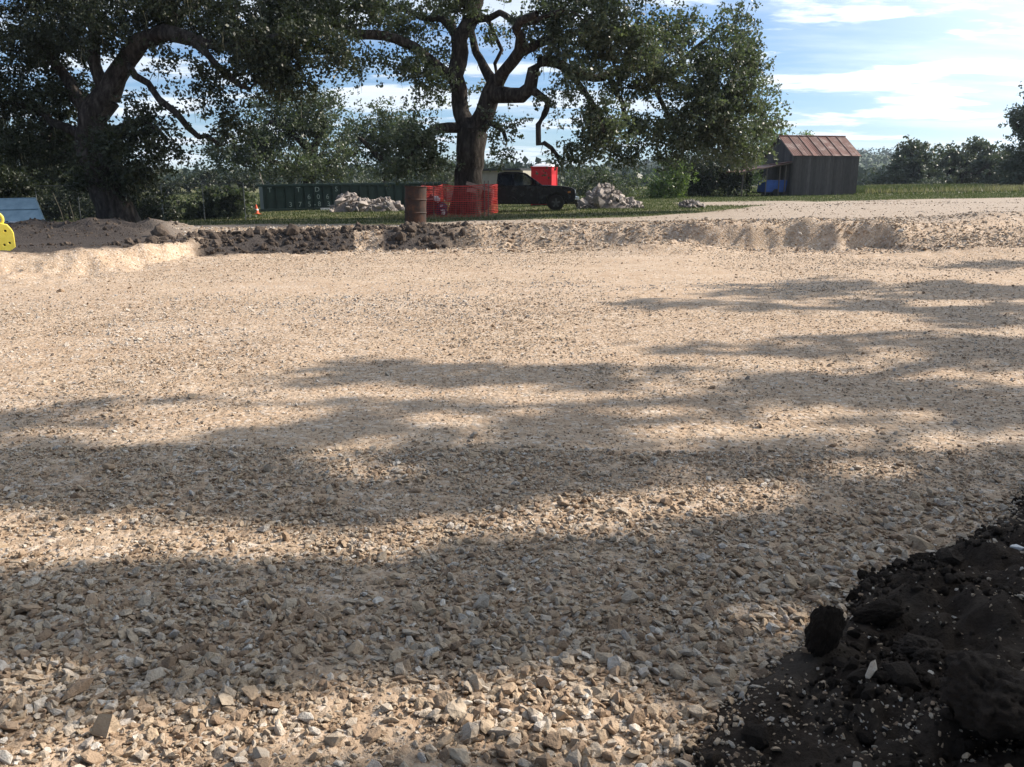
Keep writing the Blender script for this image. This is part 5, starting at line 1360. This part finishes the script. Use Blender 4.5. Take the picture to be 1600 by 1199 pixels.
cmix = rgbmix(t, ramp(t, nn, [(.50, (0,) * 3), (.64, (.75,) * 3)]), rustc, (.26, .20, .17))
L(t, cmix, b.inputs['Base Color']); b.inputs['Roughness'].default_value = .7; b.inputs['Metallic'].default_value = .15
DB = 64
A_ = P(1236, 307, DB - 1.0); B_ = P(1337, 303, DB); A_.z = gz(A_); 
ang = math.atan2(B_.y - A_.y, B_.x - A_.x); Wb = Vector((B_.x - A_.x, B_.y - A_.y)).length
rt = empty('barn', A_, ang); tag(rt, 'small dark wooden barn with a rusty tin gable roof in the field', 'barn')
Hw = P(1250, 244, DB).z - A_.z; Hr = P(1290, 214, DB + 2).z - A_.z; Dp = 4.6
# inner shell keeps light out behind the plank gaps
mb = MB(); mb.box((Wb / 2, Dp / 2, Hw / 2 - .05), (Wb - .16, Dp - .16, Hw - .1)); mb.build('frame', m_beam, rt)
rr = random.Random(8)
def planks(x0, x1, fn, y, back=False):
    x = x0; i = 0
    while x < x1 - .03:
        w = min(rr.uniform(.20, .30), x1 - x)
        z1 = fn(x + w / 2)
        MB().box((x + w / 2, y + rr.uniform(-.012, .012), z1 / 2 + rr.uniform(-.0, .04)), (w - .018, .03, z1)).build('plank', m_plank[rr.randrange(4)], rt, .004)
        x += w; i += 1
planks(0, Wb, lambda x: Hw, -.02); planks(0, Wb, lambda x: Hw, Dp + .02)
for side in (0, 1):
    y = 0; X = -.02 if side == 0 else Wb + .02
    while y < Dp - .03:
        w = min(rr.uniform(.2, .3), Dp - y)
        zt = Hw + (Hr - Hw) * (1 - abs((y + w / 2) - Dp / 2) / (Dp / 2))
        MB().box((X + rr.uniform(-.01, .01), y + w / 2, (zt - .1) / 2), (.03, w - .018, zt - .1)).build('plank', m_plank[rr.randrange(4)], rt, .004)
        y += w
ns = 7; ov = .12
for sgn in (0, 1):
    for k in range(ns):
        x0 = -.12 + (Wb + .24) * k / ns; x1 = -.12 + (Wb + .24) * (k + 1) / ns + .03
        ye, yr = (-ov, Dp / 2) if sgn == 0 else (Dp + ov, Dp / 2)
        ze = Hw - .04 * (ov * 10) * .3; nn_ = 13; vs = []
        for j in range(nn_):
            x = x0 + (x1 - x0) * j / (nn_ - 1); dz = .018 * (j % 2) + .012 * (k % 2)
            vs += [(x, ye + rr.uniform(-.02, .02), ze + dz), (x, yr, Hr + dz)]
        fs = [(2 * j, 2 * j + 2, 2 * j + 3, 2 * j + 1) for j in range(nn_ - 1)]
        o = MB().add(vs, fs).build('roof_sheet', m_tin, rt); so = o.modifiers.new('thick', 'SOLIDIFY'); so.thickness = .008
        if k: 
            MB().tube([(x0, ye, ze + .05), (x0, yr, Hr + .05)], .028, 5).build('roof_seam', simple('pale_tin', (.26, .19, .16), (.15, .08, .06), 3, .6), rt)
MB().tube([(-.15, Dp / 2, Hr + .05), (Wb + .15, Dp / 2, Hr + .05)], .05, 6).build('ridge_cap', m_tin, rt)
# gable overhang edge boards
for X in (-.13, Wb + .13):
    for sg in (0, 1):
        a = Vector((X, -ov if sg == 0 else Dp + ov, Hw - .06)); b_ = Vector((X, Dp / 2, Hr - .04))
        MB().tube([a, b_], .05, 4).build('barge_board', m_beam, rt)
# lean-to: a low tin roof running left from the barn on thin posts
LT = 4.0
zl, zr = 1.72, 2.45
for k in range(5):
    x0 = -LT + k * LT / 5; x1 = x0 + LT / 5 + .05; vs = []
    for (x, y) in ((x0, .1), (x1, .1), (x1, 3.4), (x0, 3.4)):
        s = (x + LT) / LT; vs.append((x, y, zl + (zr - zl) * s + .06 * math.sin(k * 2.1 + y)))
    o = MB().add(vs, [(0, 1, 2, 3)]).build('lean_to_sheet', m_tin, rt); so = o.modifiers.new('thick', 'SOLIDIFY'); so.thickness = .03
for (x, y) in ((-LT + .1, .2), (-LT + 2.0, .25), (-.5, .2), (-LT + .1, 3.2), (-LT + 2.0, 3.2), (-.95, .25)):
    s = (x + LT) / LT; MB().tube([(x, y, -.25), (x + .03, y, zl + (zr - zl) * s)], .045, 6).build('lean_to_post', m_beam, rt)
MB().tube([(-LT, .15, zl - .04), (0, .15, zr - .04)], .05, 4).build('lean_to_beam', m_beam, rt)
# blue trailer body in the lean-to
m_bl = simple('blue_tarp', (.012, .075, .30), (.008, .05, .2), 3, .55, bstr=.3, bdist=.05)
wpt = Matrix.Rotation(ang, 4, 'Z') @ Vector((-1.75, .6, 0)) + A_; wpt.z = gz(wpt)
rt2 = empty('blue_trailer', wpt, ang); tag(rt2, 'small blue covered trailer parked under the lean-to roof of the barn', 'trailer')
mb = MB(); mb.prism([(-.05, .30), (1.6, .30), (1.72, 1.1), (1.62, 1.2), (.9, 1.16), (.3, 1.2), (.02, 1.1)], 0, 1.4); mb.build('cover', m_bl, rt2, .05)
MB().box((.8, .7, .24), (1.6, 1.2, .1)).build('chassis', m_blk, rt2)
for yy in (.02, 1.38): MB().lathe([(.12, -.06), (.26, -.07), (.27, 0), (.26, .07), (.12, .06)], (.8, yy, .27), 16, 'y').build('wheel', m_rub, rt2)
MB().tube([(-.05, .7, .3), (-.75, .7, .28)], .03, 6).build('drawbar', m_blk, rt2)

# ------------------------------------------------------------------ air
hz_, t, b = nmat('haze_air'); t.nodes.remove(b)
pv = N(t, 'ShaderNodeVolumePrincipled'); pv.inputs['Color'].default_value = (.72, .84, 1.0, 1); pv.inputs['Density'].default_value = .00016; pv.inputs['Anisotropy'].default_value = .25
L(t, pv.outputs[0], t.nodes['Material Output'].inputs['Volume'])
mb = MB(); mb.box((0, 820, 32), (5600, 1900, 100)); o = mb.build('haze', hz_); tag(o, kind='stuff')
print('TRIS', sum(sum(len(p.vertices)-2 for p in o.data.polygons) if len(o.data.polygons)<5000 else len(o.data.polygons)*2 for o in COL.objects if o.type=='MESH'))
